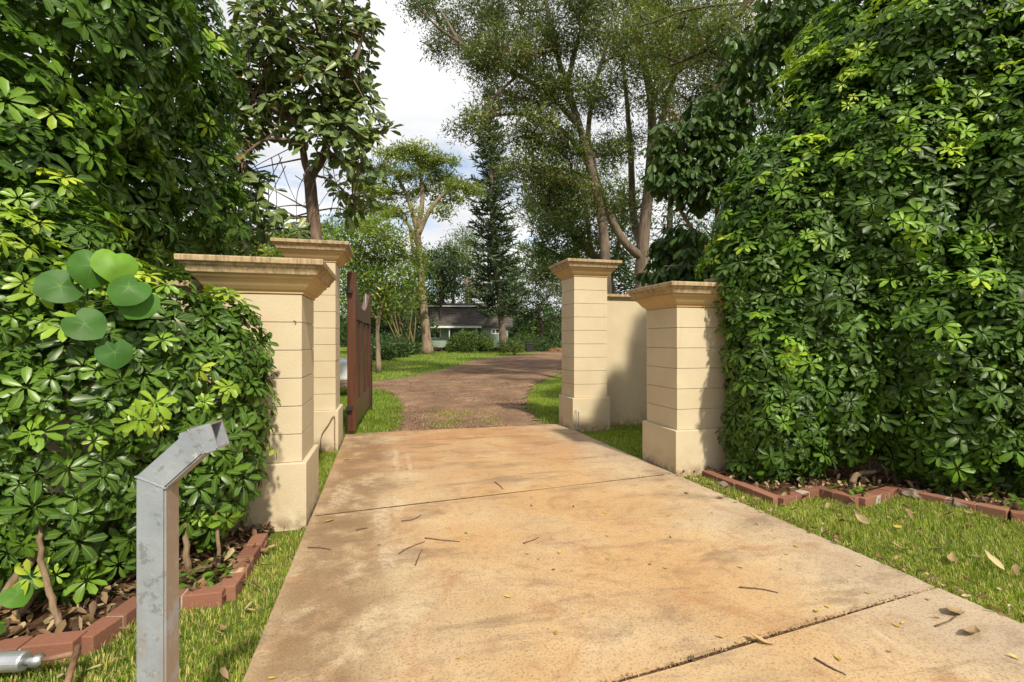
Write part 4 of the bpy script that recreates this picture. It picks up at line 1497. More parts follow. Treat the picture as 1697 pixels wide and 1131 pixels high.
# red flowered tree beyond the left wall
D = 19
rt = tree('flame_tree', 'dark tree with scattered red flowers above the short left pillar', 'tree', B(400, D), [([B(400, D), P(400, 480, D), P(402, 420, D), P(405, 390, D)], .2, .08)],
          px_pads([(360, 400, 40, 24, 44), (400, 390, 40, 20, 40), (430, 410, 34, 20, 34), (380, 430, 50, 20, 40), (345, 380, 30, 20, 24), (440, 430, 30, 16, 24), (470, 440, 30, 16, 18)], D, 1.2), M['mid'], M['bark_dark'], .36, .34, 9000, .34, .02, None, .8)
n = 160
p = np.stack([P(rng.uniform(335, 455), rng.uniform(372, 440), D - rng.uniform(.4, 1.6)) for _ in range(n)])
tv, tf = spray_tpl(6, .6, 9, 1.0)
v, f, lf = scatter(tv, tf, p, frames(rdir(n), rdir(n)), .11, rng.random(n))
tag(obj_np('flowers', v, f, M['flower'], rt, False, lf), kind='stuff')

# leafy trees that close the view
BG = [
    ('leafy_tree', 'dark mango like tree just right of the column pine beyond the gravel', 60, 895, [(880, 500, 34, 22, 44), (910, 490, 30, 24, 36), (860, 520, 26, 20, 26), (895, 530, 36, 20, 40), (925, 525, 24, 26, 30), (940, 500, 24, 20, 24)], 'dark', 'bark_dark', .6, .5, 9000),
    ('leafy_tree', 'grey green wispy tree against the sky left of the tall right pillar', 34, 965, [(890, 425, 22, 12, 18), (915, 440, 26, 16, 28), (900, 462, 28, 12, 24), (930, 470, 22, 16, 22), (870, 412, 12, 6, 6)], 'olive', 'bark_pale', .45, .45, 5000),
    ('leafy_tree', 'mid green tree behind the house roof beside the column pine', 62, 775, [(765, 420, 24, 14, 24), (780, 445, 26, 18, 30), (760, 465, 24, 16, 26), (795, 470, 24, 20, 28), (745, 445, 18, 14, 16), (770, 490, 40, 14, 30), (850, 440, 26, 20, 30), (870, 470, 26, 20, 30), (845, 475, 26, 20, 26)], 'mid', 'bark_pale', .8, .7, 9000),
    ('leafy_tree', 'dark leafy tree between the pale trunk and the house gable', 56, 735, [(735, 425, 20, 14, 22), (720, 450, 24, 16, 28), (740, 470, 22, 16, 22), (715, 490, 26, 20, 28), (728, 520, 20, 16, 16), (700, 430, 20, 16, 18), (690, 500, 30, 40, 40)], 'dark', 'bark_dark', .8, .65, 8000),
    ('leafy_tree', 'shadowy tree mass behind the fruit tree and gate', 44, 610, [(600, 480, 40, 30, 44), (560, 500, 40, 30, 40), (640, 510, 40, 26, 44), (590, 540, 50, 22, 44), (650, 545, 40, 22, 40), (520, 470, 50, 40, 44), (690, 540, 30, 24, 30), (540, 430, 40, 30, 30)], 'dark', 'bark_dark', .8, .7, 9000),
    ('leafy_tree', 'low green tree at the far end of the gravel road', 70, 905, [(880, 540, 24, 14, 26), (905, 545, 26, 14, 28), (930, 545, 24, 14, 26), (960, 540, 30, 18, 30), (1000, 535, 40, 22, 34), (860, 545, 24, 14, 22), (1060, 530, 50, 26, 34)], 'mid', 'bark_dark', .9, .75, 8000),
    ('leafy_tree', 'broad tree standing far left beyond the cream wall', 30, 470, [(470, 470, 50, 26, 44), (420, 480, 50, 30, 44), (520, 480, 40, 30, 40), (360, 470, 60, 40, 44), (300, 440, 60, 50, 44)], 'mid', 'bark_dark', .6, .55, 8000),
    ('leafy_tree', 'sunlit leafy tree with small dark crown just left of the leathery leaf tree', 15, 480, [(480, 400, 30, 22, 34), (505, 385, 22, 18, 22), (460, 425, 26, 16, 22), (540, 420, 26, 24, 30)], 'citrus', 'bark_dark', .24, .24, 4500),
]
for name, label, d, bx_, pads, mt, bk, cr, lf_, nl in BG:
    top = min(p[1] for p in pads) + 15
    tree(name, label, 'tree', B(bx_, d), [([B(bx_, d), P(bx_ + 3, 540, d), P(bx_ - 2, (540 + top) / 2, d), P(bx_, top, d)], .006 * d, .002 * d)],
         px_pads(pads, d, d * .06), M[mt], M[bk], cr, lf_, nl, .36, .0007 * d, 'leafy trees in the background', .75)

# slim bare trunks behind the house
for k, (px, y0, dx) in enumerate(((776, 405, 4), (754, 430, -3))):
    d = 66
    t = empty('slim_tree', B(px, d), ['pale slim tree trunk behind the house roof nearer the pine', 'dark slim tree trunk behind the house roof nearer the shade tree'][k], 'tree', 'slim trees behind the house')
    pp = smooth_path([B(px, d), P(px + dx, 500, d), P(px - dx, y0, d)], 10)
    MB().tube(pp, np.linspace(.3, .1, len(pp)), 8).build('trunk', M['bark_pale' if k == 0 else 'bark_dark'], t, 0, True)
    tv, tf = spray_tpl(10, .34, 1, .6)
    n = 160
    q = P(px - dx, y0 - 6, d) + rng.normal(0, 1, (n, 3)) * [1.3, 1.3, .8]
    v, f, lf = scatter(tv, tf, q, frames(rdir(n), rdir(n)), .7, np.clip(rng.normal(.45, .2, n), 0, 1))
    obj_np('crown', v, f, M['mid'], t, False, lf)


# palms: frond builder
def frond(base, dirv, length, droop, n=26, w=.5):
    s = np.linspace(0, 1, 9)
    pts = base + dirv * (s * length)[:, None] + np.array([0, 0, -1]) * (droop * length * s ** 2)[:, None]
    u = np.linspace(.12, 1, n)
    c = np.stack([np.interp(u, s, pts[:, k]) for k in range(3)], 1)
    side = unit(np.cross(dirv, [0, 0, 1.0]))
    V, F = [], []
    for i in range(n):
        l = w * math.sin(math.pi * min(.95, .15 + .8 * u[i])) * length * .42
        for sg in (-1, 1):
            a = unit(side * sg * .8 + dirv * .6 + np.array([0, 0, -.35]) + rng.normal(0, .08, 3))
            q = np.cross(a, [0, 0, 1.0]) * .035 * length * .6
            b = len(V)
            V += [c[i] - q, c[i] + q, c[i] + a * l]
            F.append((b, b + 1, b + 2))
    return pts, np.array(V), np.array(F)


def palm(name, label, base, stems_, mat, fl, nf, up=.6, droop=.5, group=None, cane=None):
    t = empty(name, base, label, 'palm', group)
    for bp, tp, r in stems_:
        mid = (np.array(bp) + np.array(tp)) / 2 + rng.normal(0, .05, 3)
        pp = smooth_path([bp, mid, tp], 8)
        MB().tube(pp, np.linspace(r, r * .7, len(pp)), 7).build('cane', cane or M['cane'], t, 0, True)
        for k in range(nf):
            a = 2 * math.pi * (k + rng.random() * .6) / nf
            dv = unit(np.array([math.cos(a), math.sin(a), up * rng.uniform(.5, 1.5)]))
            pts, v, f = frond(np.array(tp), dv, fl * rng.uniform(.8, 1.15), droop)
            lf = np.zeros((len(v), 3))
            lf[:, 0] = np.clip(rng.normal(.5, .2), 0, 1)
            o = obj_np('frond', v, f, mat, t, False, lf)
            MB().tube(pts, np.linspace(.012, .004, len(pts)) * fl, 4, False).build('rib', cane or M['cane'], o)
    return t


d = 40
st_ = []
for k in range(13):
    a = rng.uniform(0, 6.28)
    b = B(683, d) + np.array([math.cos(a) * .7, math.sin(a) * .5, 0])
    lean = rng.uniform(-2.4, .9)
    st_.append((b, b + np.array([lean * .97, lean * -.25 + rng.normal(0, .6), rng.uniform(3.6, 5.4)]), .055))
palm('clump_palm', 'leaning clump of slender palm canes at the foot of the shade tree', B(683, d), st_, M['mid'], 2.2, 5, .7, .5)
b = B(727, 52)
palm('fan_palm', 'dark feathery palm head between the shade tree and the house roof', b, [(b, P(733, 445, 52), .16)], M['dark'], 2.6, 13, .5, .55, None, M['bark_dark'])
b = B(852, 40)
palm('low_palm', 'low arching palm growing on the grass right of the column pine', b, [(b, b + np.array([0, 0, .5]), .12)], M['mid'], 2.0, 12, 1.2, .7)
b = B(720, 44)
palm('low_palm', 'small dark palm under the house window by the shade tree', b, [(b, b + np.array([0, 0, .25]), .08)], M['dark'], 1.1, 9, 1.3, .7)

# ------------------------------------------------------------------ house
HD = 52.0
hb = B(775, HD)
hz = hb[2]
hang = math.atan2(RT[1], RT[0]) + R(3)
house = bpy.data.objects.new('cottage', None)
COL.objects.link(house)
house.location = tuple(hb.tolist())
house.rotation_euler = (0, 0, hang)
tag(house, 'small sage green cottage with steep dark roof and white trim behind the lawn', 'house')


def hp_(mb, name, mat, parent=None, bevel=0):
    o = bpy.data.objects.new(name, mb.mesh(name, mat))
    COL.objects.link(o)
    o.parent = parent or house
    return o


SC = HD / 801
hx = lambda px: (px - 775) * SC
W0, W1 = hx(700), hx(842)
EV = 2.72
# walls: front with openings left of the porch, porch recess, right bay
mbw = MB()


def wall_with_window(mb, x0, x1, y, z0, z1, wx0, wx1, wz0, wz1, th=.12):
    mb.box((x0, y, z0), (wx0, y + th, z1)).box((wx1, y, z0), (x1, y + th, z1))
    mb.box((wx0, y, z0), (wx1, y + th, wz0)).box((wx0, y, wz1), (wx1, y + th, z1))


PLX, PRX = hx(745), hx(797)
W_A = (hx(713), hx(730), 1.45, 2.45)
W_B = (hx(815), hx(827.5), 1.95, 2.42)
wall_with_window(mbw, W0, PLX, 0, .45, EV, *W_A)
wall_with_window(mbw, PRX, W1, 0, .45, EV, *W_B)
mbw.box((PLX, 1.6, .45), (PRX, 1.72, EV))
mbw.box((W0, .12, .45), (W0 + .12, 6, EV)).box((W1 - .12, .12, .45), (W1, 6, EV)).box((W0, 6, .45), (W1, 6.12, EV))
mbw.box((PLX - .12, .12, .45), (PLX, 1.6, EV)).box((PRX, .12, .45), (PRX + .12, 1.6, EV))
wl = hp_(mbw, 'wall', M['sage'])
mbb = MB()
x = W0 + .15
while x < W1:
    if (x < PLX - .05 or x > PRX + .05) and not (W_A[0] - .15 < x < W_A[1] + .15) and not (W_B[0] - .15 < x < W_B[1] + .15):
        mbb.box((x, -.02, .46), (x + .04, -.001, EV - .02))
    x += .3
tag(hp_(mbb, 'batten_strips', M['sage'], wl), kind='stuff')
hp_(MB().box((PLX, -.3, .3), (PRX, 1.6, .44)), 'porch_floor', M['house_wood'])
for xx in (hx(746), hx(790), hx(768)):
    hp_(MB().box((xx - .05, -.9, -.2), (xx + .05, -.8, EV - .22)), 'porch_post', M['white'])
hp_(MB().box((hx(775), 1.57, .5), (hx(787), 1.597, 2.4)), 'door', M['house_wood'])
for k in range(15):
    xx = W0 + .2 + (W1 - W0 - .4) * k / 14
    hp_(MB().box((xx - .06, .02, -.2), (xx + .06, .11, .448)), 'pier', M['house_wood'])
hp_(MB().box((W0, .3, -.2), (W1, .36, .449)), 'skirting', M['house_wood'])
for (a, b_, c, e), nm in ((W_A, 0), (W_B, 0)):
    wn = hp_(MB().box((a + .06, .05, c + .06), (b_ - .06, .07, e - .06)), 'window', M['glass'])
    fr = MB().box((a - .07, -.05, e - .06), (b_ + .07, .06, e + .06)).box((a - .07, -.03, c - .06), (b_ + .07, .06, c + .06))
    fr.box((a - .07, -.029, c + .061), (a + .06, .059, e - .061)).box((b_ - .06, -.029, c + .061), (b_ + .07, .059, e - .061))
    fr.box(((a + b_) / 2 - .04, -.02, c + .061), ((a + b_) / 2 + .04, .045, e - .061))
    hp_(fr, 'frame', M['white'], wn)
# roofs
mbr = MB()
RT_, RM, ym, yr = 5.45, 4.95, 1.35, 3.05


def prism(mb, x0, x1, prof):
    n = len(prof)
    v = [(x0, y, z) for y, z in prof] + [(x1, y, z) for y, z in prof]
    q = [(i, (i + 1) % n, n + (i + 1) % n, n + i) for i in range(n)]
    mb.add(v, q)
    b = mb.n - 2 * n
    mb.t.append(np.array([(b, b + i + 1, b + i) for i in range(1, n - 1)] + [(b + n, b + n + i, b + n + i + 1) for i in range(1, n - 1)]))


prism(mbr, W0 + .3, W1 + .5, [(-.35, EV - .1), (-.35, EV + .05), (ym, RM), (ym + .1, RM - .12), (-.1, EV - .1)])
prism(mbr, W0 + .3, W1 + .5, [(6.4, EV - .1), (6.4, EV + .05), (2 * yr - ym, RM), (2 * yr - ym - .1, RM - .12), (6.1, EV - .1)])
rf = hp_(mbr, 'roof', M['roof'])
mbr = MB()
prism(mbr, W0 - .3, W1 - .3, [(ym - .25, RM - .03), (ym - .25, RM + .06), (yr, RT_), (2 * yr - ym + .25, RM + .06), (2 * yr - ym + .25, RM - .03), (yr, RT_ - .12)])
hp_(mbr, 'ridge_roof', M['roof'], rf)
hp_(MB().box((W0 - .3, ym - .31, RM - .05), (W1 - 1.2, ym - .252, RM + .09)), 'ridge_fascia', M['white'], rf)
hp_(MB().box((W0 + .12, .121, EV), (W0 + .24, 5.9, RM - .1)).box((W1 - .24, .9, EV), (W1 - .12, 5.2, RM - .1)), 'gable', M['house_wood'], rf)
mbp = MB()
prism(mbp, W0 - .2, hx(798), [(-1.15, EV - .16), (-1.15, EV - .02), (-.3, EV + .1), (-.3, EV - .02)])
pr_ = hp_(mbp, 'porch_roof', M['roof'])
hp_(MB().box((W0 - .22, -1.2, EV - .2), (hx(798) + .02, -1.152, EV + .0)), 'fascia', M['white'], pr_)
# roof shingle courses as real laps
for k in range(11):
    f0 = k / 11
    y0_, z0_ = -.35 + (ym + .35) * f0, EV + .05 + (RM - EV - .05) * f0
    y1_, z1_ = -.35 + (ym + .35) * (f0 + .085), EV + .05 + (RM - EV - .05) * (f0 + .085)
    mbk = MB()
    prism(mbk, W0 + .31, W1 + .49, [(y0_ - .02, z0_ + .0), (y0_ - .025, z0_ + .025), (y1_ - .004, z1_ + .012), (y1_ + .01, z1_ - .01)])
    hp_(mbk, 'shingle_course', M['roof'], rf)


def bush(name, label, base, blobs, n, leaf, mat, group=None, cat='shrub'):
    t = empty(name, base, label, cat, group)
    V, F, L, off = [], [], [], 0
    for c, rad in blobs:
        m = n // len(blobs)
        u = rdir(m)
        p = np.array(c) + u * np.array(rad) * (rng.uniform(.3, 1, m) ** .5 * (1 + .15 * lump(np.array(c) + u * np.array(rad), 2.0, c[0])))[:, None]
        tv, tf = spray_tpl(9, .36, len(V) % 4, .7)
        v, f, lf = scatter(tv, tf, p, frames(unit(u + np.array([0, 0, .8]) + rng.normal(0, .3, (m, 3))), rdir(m)), leaf * rng.uniform(.7, 1.3, m), np.clip(rng.normal(.45, .22, m), 0, 1))
        keep = v[:, 2] > -9
        V.append(v)
        F.append(f + off)
        L.append(lf)
        off += len(v)
    obj_np('leaves', np.concatenate(V), np.concatenate(F), mat, t, False, np.concatenate(L))
    for k in range(5):
        b0 = np.array(base) + rng.normal(0, .12, 3) * [1, 1, 0]
        c, rad = blobs[k % len(blobs)]
        pp = smooth_path([b0, (b0 + np.array(c)) / 2, np.array(c) + rng.normal(0, .2, 3) * np.array(rad)], 6)
        MB().tube(pp, np.linspace(.02, .008, len(pp)) * max(rad), 5).build('stem', M['stem'], t)
    return t


d = 46
bl = []
for px, py, rx, ry in ((755, 568, 10, 12), (770, 563, 12, 15), (787, 562, 12, 15), (802, 564, 10, 14), (778, 574, 26, 9), (747, 574, 6, 8), (810, 570, 7, 10)):
    p = P(px, py, d)
    bl.append((p, (rx * d / 801, .8, ry * d / 801)))
bush('leafy_bush', 'wide bright green bush in front of the cottage porch', B(780, d), bl, 2200, .3, M['mid'])
for k, (px, d, s, mt, lab) in enumerate(((640, 34, 1.5, 'dark', 'dark low shrub in the shade behind the open gate'), (612, 30, 1.3, 'dark', 'dark rounded shrub showing just right of the gate top'), (665, 39, 1.2, 'dark', 'small shaded shrub at the foot of the palm clump'),
                                         (885, 52, 1.6, 'dark', 'dark shrub at the far side of the gravel road'), (845, 46, 1.2, 'mid', 'small green shrub beside the column pine trunk'), (870, 60, 2.0, 'mid', 'far green shrub between the pine and the gravel road end'), (940, 50, 2.4, 'dark', 'dark shrub left of the tall right pillar near the road end'))):
    b = B(px, d)
    bush('low_shrub', lab, b, [(b + [0, 0, s * .5], (s, s * .7, s * .6)), (b + [s * .6, .3, s * .35], (s * .7, s * .6, s * .45))], 500, .32, M[mt], 'low shrubs across the lawn')

# distant wood that closes the horizon
V, F, L, off = [], [], [], 0
tv, tf = spray_tpl(10, .5, 2, .8)
n = 9000
bear = rng.uniform(-300, 2000, n)
dist = rng.uniform(95, 125, n)
p = np.stack([B(a, b) for a, b in zip(bear, dist)])
hh = 5 + 2.2 * np.sin(bear * .031) + 1.6 * np.sin(bear * .083 + 1) + 1.2 * np.sin(bear * .21)
p[:, 2] += rng.random(n) ** .7 * hh
v, f, lf = scatter(tv, tf, p, frames(unit(rdir(n) + np.array([0, 0, .8])), rdir(n)), rng.uniform(1.2, 2.2, n), np.clip(rng.normal(.45, .22, n), 0, 1))
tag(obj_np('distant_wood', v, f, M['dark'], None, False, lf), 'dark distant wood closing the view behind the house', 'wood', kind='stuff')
# trees that stand behind the house fence line at left, dark understory
d = 70
V = []
n = 3500
bear = rng.uniform(440, 1100, n)
p = np.stack([B(a, rng.uniform(66, 80)) for a in bear])
p[:, 2] += rng.random(n) * (3.6 + 1.2 * np.sin(bear * .09))
v, f, lf = scatter(tv, tf, p, frames(unit(rdir(n) + np.array([0, 0, .8])), rdir(n)), rng.uniform(.7, 1.3, n), np.clip(rng.normal(.4, .22, n), 0, 1))
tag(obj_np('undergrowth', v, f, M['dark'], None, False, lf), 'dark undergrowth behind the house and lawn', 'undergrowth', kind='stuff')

# heap of clay and a dark bin by the road end
b = B(918, 56)
bm = bmesh.new()
bmesh.ops.create_icosphere(bm, subdivisions=4, radius=1.0)
for vv in bm.verts:
    vv.co *= 1 + .14 * math.sin(vv.co.x * 5) * math.sin(vv.co.y * 6 + 1) + rng.normal(0, .02)
    vv.co.x *= 1.9
    vv.co.z *= .34
me = bpy.data.meshes.new('clay_heap')
bm.to_mesh(me)
bm.free()
me.materials.append(M['clay'])
o = tag(bpy.data.objects.new('clay_heap', me), 'orange heap of clay at the far end of the gravel road', 'soil heap')
COL.objects.link(o)
o.location = tuple(b.tolist())
b = B(877, 50)
bin_ = empty('dark_bin', b, 'small dark bin standing beside the far gravel road', 'bin')
mb = MB()
ring_loft(mb, b[0] - .4, b[0] + .4, b[1] - .35, b[1] + .35, [(-.06, b[2] - .02), (0, b[2] + .8)])
mb.build('bin_body', M['rubber'], bin_, .02)
mb = MB()
ring_loft(mb, b[0] - .4, b[0] + .4, b[1] - .35, b[1] + .35, [(.04, b[2] + .802), (.04, b[2] + .86), (-.06, b[2] + .93)])
mb.build('lid', M['rubber'], bin_, .01)

# ------------------------------------------------------------------ white pickup behind the gate pillar
cb = np.array([-.72, 13.9, float(gz(-1, 13.9))])
car = empty('pickup_truck', cb, 'white pickup truck glimpsed between the tall left pillar and the gate', 'truck')
cz = cb[2]


def cp(mb, name, mat, parent=None, bevel=.03):
    return mb.build(name, mat, parent or car, bevel)


X0 = cb[0]


def cbox(mb, xa, xb, ya, yb, za, zb):
    return mb.box((X0 - xb, cb[1] + ya, cz + za), (X0 - xa, cb[1] + yb, cz + zb))


body = cp(cbox(cbox(MB(), .12, 2.0, -.9, .9, .48, 1.0), 2.001, 5.2, -.9, .9, .45, .98), 'body', M['car'], None, .06)
cab = MB()
v = []
for (xa, xb, yy, zz_) in ((1.95, 3.9, .86, .98), (2.15, 3.3, .68, 1.68)):
    v += [(X0 - xb, cb[1] - yy, cz + zz_), (X0 - xa, cb[1] - yy, cz + zz_), (X0 - xa, cb[1] + yy, cz + zz_), (X0 - xb, cb[1] + yy, cz + zz_)]
cab.add(v, [(3, 2, 1, 0), (4, 5, 6, 7), (0, 1, 5, 4), (1, 2, 6, 5), (2, 3, 7, 6), (3, 0, 4, 7)])
cp(cab, 'cab', M['car'], None, .05)
g_ = MB()
g_.add([(X0 - 2.2, cb[1] - .81, cz + 1.12), (X0 - 3.5, cb[1] - .81, cz + 1.12), (X0 - 3.2, cb[1] - .715, cz + 1.58), (X0 - 2.25, cb[1] - .715, cz + 1.58)], [(0, 1, 2, 3)])
cp(g_, 'side_window', M['glass'], None, 0)
cp(cbox(MB(), .0, .13, -.85, .85, .36, .5), 'bumper', M['black_metal'], None, .02)
for s in (-1, 1):
    cp(cbox(MB(), .1, .2, s * .82 - .07, s * .82 + .07, .66, .96), 'tail_light', M['red_lens'], None, .01)
    for xx in (1.15, 4.3):
        c = np.array([X0 - xx, cb[1] + s * .78, cz + .35])
        wh = MB().tube([c + [0, -.1, 0], c + [0, -.09, 0], c + [0, .09, 0], c + [0, .1, 0]], [.3, .34, .34, .3], 22).build('wheel', M['rubber'], car, 0, True)
        MB().tube([c + [0, -.112, 0], c + [0, .112, 0]], [.2, .2], 16).build('rim', M['galv'], wh)


# ------------------------------------------------------------------ grass, litter, twigs
def blades(name, poly, n, hgt, wid, zf, keep=None, straw=.2, label=None, lean=.55, tone=.42):
    xs = [p[0] for p in poly]
    ys = [p[1] for p in poly]
    A = (max(xs) - min(xs)) * (max(ys) - min(ys))
    x = rng.uniform(min(xs), max(xs), n)
    y = rng.uniform(min(ys), max(ys), n)
    m = in_poly(x, y, poly)
    if keep is not None:
        m &= keep(x, y)
    p = np.stack([x[m], y[m], zf(x[m], y[m])], 1)
    N = len(p)
    dens = lump(p * [1, 1, 0], 3.0, 2)
    p = p[rng.random(N) < .62 + .5 * dens]
    N = len(p)
    a = rng.uniform(0, 2 * np.pi, N)
    d = np.stack([np.cos(a), np.sin(a), np.zeros(N)], 1)
    s = np.stack([-np.sin(a), np.cos(a), np.zeros(N)], 1)
    h = hgt * rng.uniform(.45, 1.2, N) * (1 + .35 * lump(p * [1, 1, 0], 2.0, 7))
    ln = rng.uniform(.1, 1.3, N) * lean
    ww = wid * rng.uniform(.6, 1.3, N)
    V = np.zeros((N, 5, 3))
    V[:, 0] = p - s * ww[:, None] / 2
    V[:, 1] = p + s * ww[:, None] / 2
    m1 = p + d * (h * ln * .35)[:, None] + np.array([0, 0, 1]) * (h * .6)[:, None]
    V[:, 2] = m1 + s * ww[:, None] * .38
    V[:, 3] = m1 - s * ww[:, None] * .38
    V[:, 4] = p + d * (h * ln)[:, None] + np.array([0, 0, 1]) * (h * (1 - .25 * ln))[:, None]
    k = np.arange(N)[:, None] * 5
    F = [k + np.array([[0, 1, 2, 3]]), k + np.array([[3, 2, 4]])]
    r = np.clip(tone + .2 * rng.normal(size=N) + .22 * lump(p * [1, 1, 0], 1.7, 4), 0, .8)
    st = rng.random(N) < straw
    r[st] = rng.uniform(.85, 1, st.sum())
    lf = np.zeros((N, 5, 3))
    lf[..., 0] = r[:, None]
    o = obj_np(name, V.reshape(-1, 3), F, M['grass'], None, False, lf.reshape(-1, 3))
    return tag(o, label, 'grass', kind='stuff')


RG = [(3.2, .6), (3.14, 4.8), (3.42, 4.8), (3.46, 3.68), (4.12, 3.86), (4.2, 3.47), (4.9, 3.67), (5.12, 2.95), (5.7, 2.1), (5.7, .6)]
off_drive = lambda x, y: (x < np.interp(y, [-3, 2, 8], [-.6, -.62, -.655]) + .03 + .02 * np.sin(9 * y) * np.sin(23 * y + 1)) | (x > np.interp(y, [-3, 1.8, 4, 8], [3.5, 3.26, 3.165, 3.04]) - .03 - .025 * np.sin(8 * y) * np.sin(21 * y + 2))
vis_y = lambda x, y: y > 1.2
blades('lawn_grass', RG, 230000, .06, .0055, gz, lambda x, y: off_drive(x, y) & ((y > 1.1) | (x > 3.4)), .32, 'green lawn with yellowed blades right of the driveway')
LG = [(-.6, 1.2), (-.64, 4.3), (-.88, 4.1), (-.87, 3.13), (-1.32, 3.13), (-1.4, 2.76), (-2.5, 2.85), (-2.5, 1.2)]
blades('lawn_grass', LG, 110000, .045, .0058, gz, off_drive, .45, 'patchy sunlit grass strip left of the driveway')
blades('lawn_grass', [(-.65, 5.0), (-.65, 7.15), (-1.5, 7.15), (-1.5, 5.0)], 9000, .06, .007, gz, off_drive, .15, 'narrow grass strip between the two left pillars')
blades('lawn_grass', [(3.05, 5.5), (3.05, 7.7), (3.72, 7.98), (5.5, 7.98), (5.5, 5.6)], 26000, .065, .007, gz, off_drive, .15, 'grass pocket between the two right pillars')
blades('lawn_grass', [(-.5, 8.25), (.25, 8.35), (.35, 10.4), (.3, 12.4), (.1, 14.2), (-.4, 15.4), (-4, 16.8), (-4, 8.25)], 90000, .08, .009, gz, None, .1, 'bright grass patch behind the open gate', tone=.28)
blades('lawn_grass', [(2.85, 8.4), (2.95, 10), (3.15, 11), (3.9, 13), (4.8, 15.4), (5.6, 16.8), (8, 16.8), (8, 8.4)], 70000, .08, .009, gz, None, .1, 'shaded grass edge right of the gravel behind the tall pillar')
blades('lawn_grass', [(.5, 8.4), (2.1, 8.4), (2.0, 10.2), (.9, 10.4)], 7000, .05, .008, lambda x, y: gz(x, y) + .03, lambda x, y: lump(np.stack([x, y, y * 0], 1), 3.4, 1) + .25 * rng.normal(size=len(x)) > .25, .3, 'weedy tufts growing through the gravel behind the slab')
LAWN = [(-9, 19.5), (-4, 18.9), (-1.5, 18.4), (-.9, 17.4), (.9, 19.8), (3.2, 24.7), (5.2, 30.2), (9.5, 37.2), (15, 47.2), (18, 56), (-14, 56), (-16, 30)]
blades('lawn_grass', LAWN, 150000, .12, .03, gz, lambda x, y: np.random.default_rng(3).random(len(x)) < 22 / np.maximum(y, 18), .08, 'wide sunlit lawn between the gravel and the house', tone=.2)


def litter(name, poly, n, z, size, label, parent=None, mat='litter', rr=(0, 1), keep=None, zf=None):
    xs = [p[0] for p in poly]
    ys = [p[1] for p in poly]
    x = rng.uniform(min(xs), max(xs), n)
    y = rng.uniform(min(ys), max(ys), n)
    m = in_poly(x, y, poly)
    if keep is not None:
        m &= keep(x, y)
    N = m.sum()
    p = np.stack([x[m], y[m], (zf(x[m], y[m]) if zf else 0) + z + rng.uniform(0, .025, N)], 1)
    tv, tf, tm = leaf_tpl(.42, -.35, .1, .6, 0)
    nr = unit(np.array([0, 0, 1]) + rng.normal(0, .45, (N, 3)))
    v, f, lf = scatter(tv, tf, p, frames(nr, rdir(N)), size * rng.uniform(.4, 1.3, N), rr[0] + (rr[1] - rr[0]) * rng.random(N), tm)
    o = obj_np(name, v, f, M[mat], parent, True, lf)
    return tag(o, label if not parent else None, None if parent else 'leaf litter', kind='stuff')


litter('leaf_litter', LB_POLY, 5200, -.005, .075, 'dry brown leaf litter under the left hedge')
litter('leaf_litter', RB_POLY, 4200, -.005, .075, 'dry brown leaf litter under the right hedge')
litter('leaf_litter', LG, 320, -.01, .06, 'scattered dead leaves on the left grass strip', keep=off_drive)
litter('leaf_litter', RG, 260, .0, .07, 'scattered dead leaves on the right lawn', keep=off_drive)
litter('leaf_litter', [(3.3, .9), (3.12, 4.8), (3.22, 4.8), (3.36, 1.8), (3.5, .9)], 700, .0, .05, 'line of dry leaves along the right driveway edge', rr=(.2, 1))
ja = [(-.6, jl(-.6) - .012), (3.2, jl(3.2) - .012), (3.2, jl(3.2) + .012), (-.6, jl(-.6) + .012)]
litter('joint_litter', ja, 15000, -.022, .017, None, drive, rr=(.45, 1))
jb = [(2.2, j2(2.2) - .008), (3.1, j2(3.1) - .008), (3.1, j2(3.1) + .008), (2.2, j2(2.2) + .008)]
litter('joint_litter', jb, 1200, -.012, .014, None, drive, rr=(.45, 1))

# pebbles on the gravel
n = 9000
x = rng.uniform(-1, 9, n)
y = 8.35 + (22 - 8.35) * rng.random(n) ** 1.7
li = np.interp(y, GL[[0, 1, 2, 3, 4, 5, 6, 7], 1], GL[[0, 1, 2, 3, 4, 5, 6, 7], 0])
ri = np.interp(y, GR[:, 1], GR[:, 0])
m = (x > li - .15) & (x < ri + .2)
x, y = x[m], y[m]
n = len(x)
tv = np.array([[1, 0, 0], [0, 1, 0], [-1, 0, 0], [0, -1, 0], [0, 0, .8], [0, 0, -.5]], float)
tf = np.array([(0, 1, 4), (1, 2, 4), (2, 3, 4), (3, 0, 4), (1, 0, 5), (2, 1, 5), (3, 2, 5), (0, 3, 5)])
v, f, lf = scatter(tv, tf, np.stack([x, y, gz(x, y) + .035], 1), frames(unit(np.array([0, 0, 1]) + rng.normal(0, .4, (n, 3))), rdir(n)), .015 * rng.uniform(.4, 1.4, n), rng.random(n))
M['pebble'] = leaf_mat('pebble', [(0, (.09, .05, .035)), (.5, (.2, .115, .07)), (.9, (.32, .21, .13)), (1, (.45, .36, .26))], .9, .0)
tag(obj_np('pebbles', v, f, M['pebble'], None, False, lf), 'loose reddish pebbles scattered over the gravel road', 'pebbles', kind='stuff')


# single fallen leaves and twigs on the driveway
def ground_pt(px, py):
    d = 801 * EYE / (py - 565.5)
    return P(px, py, d)


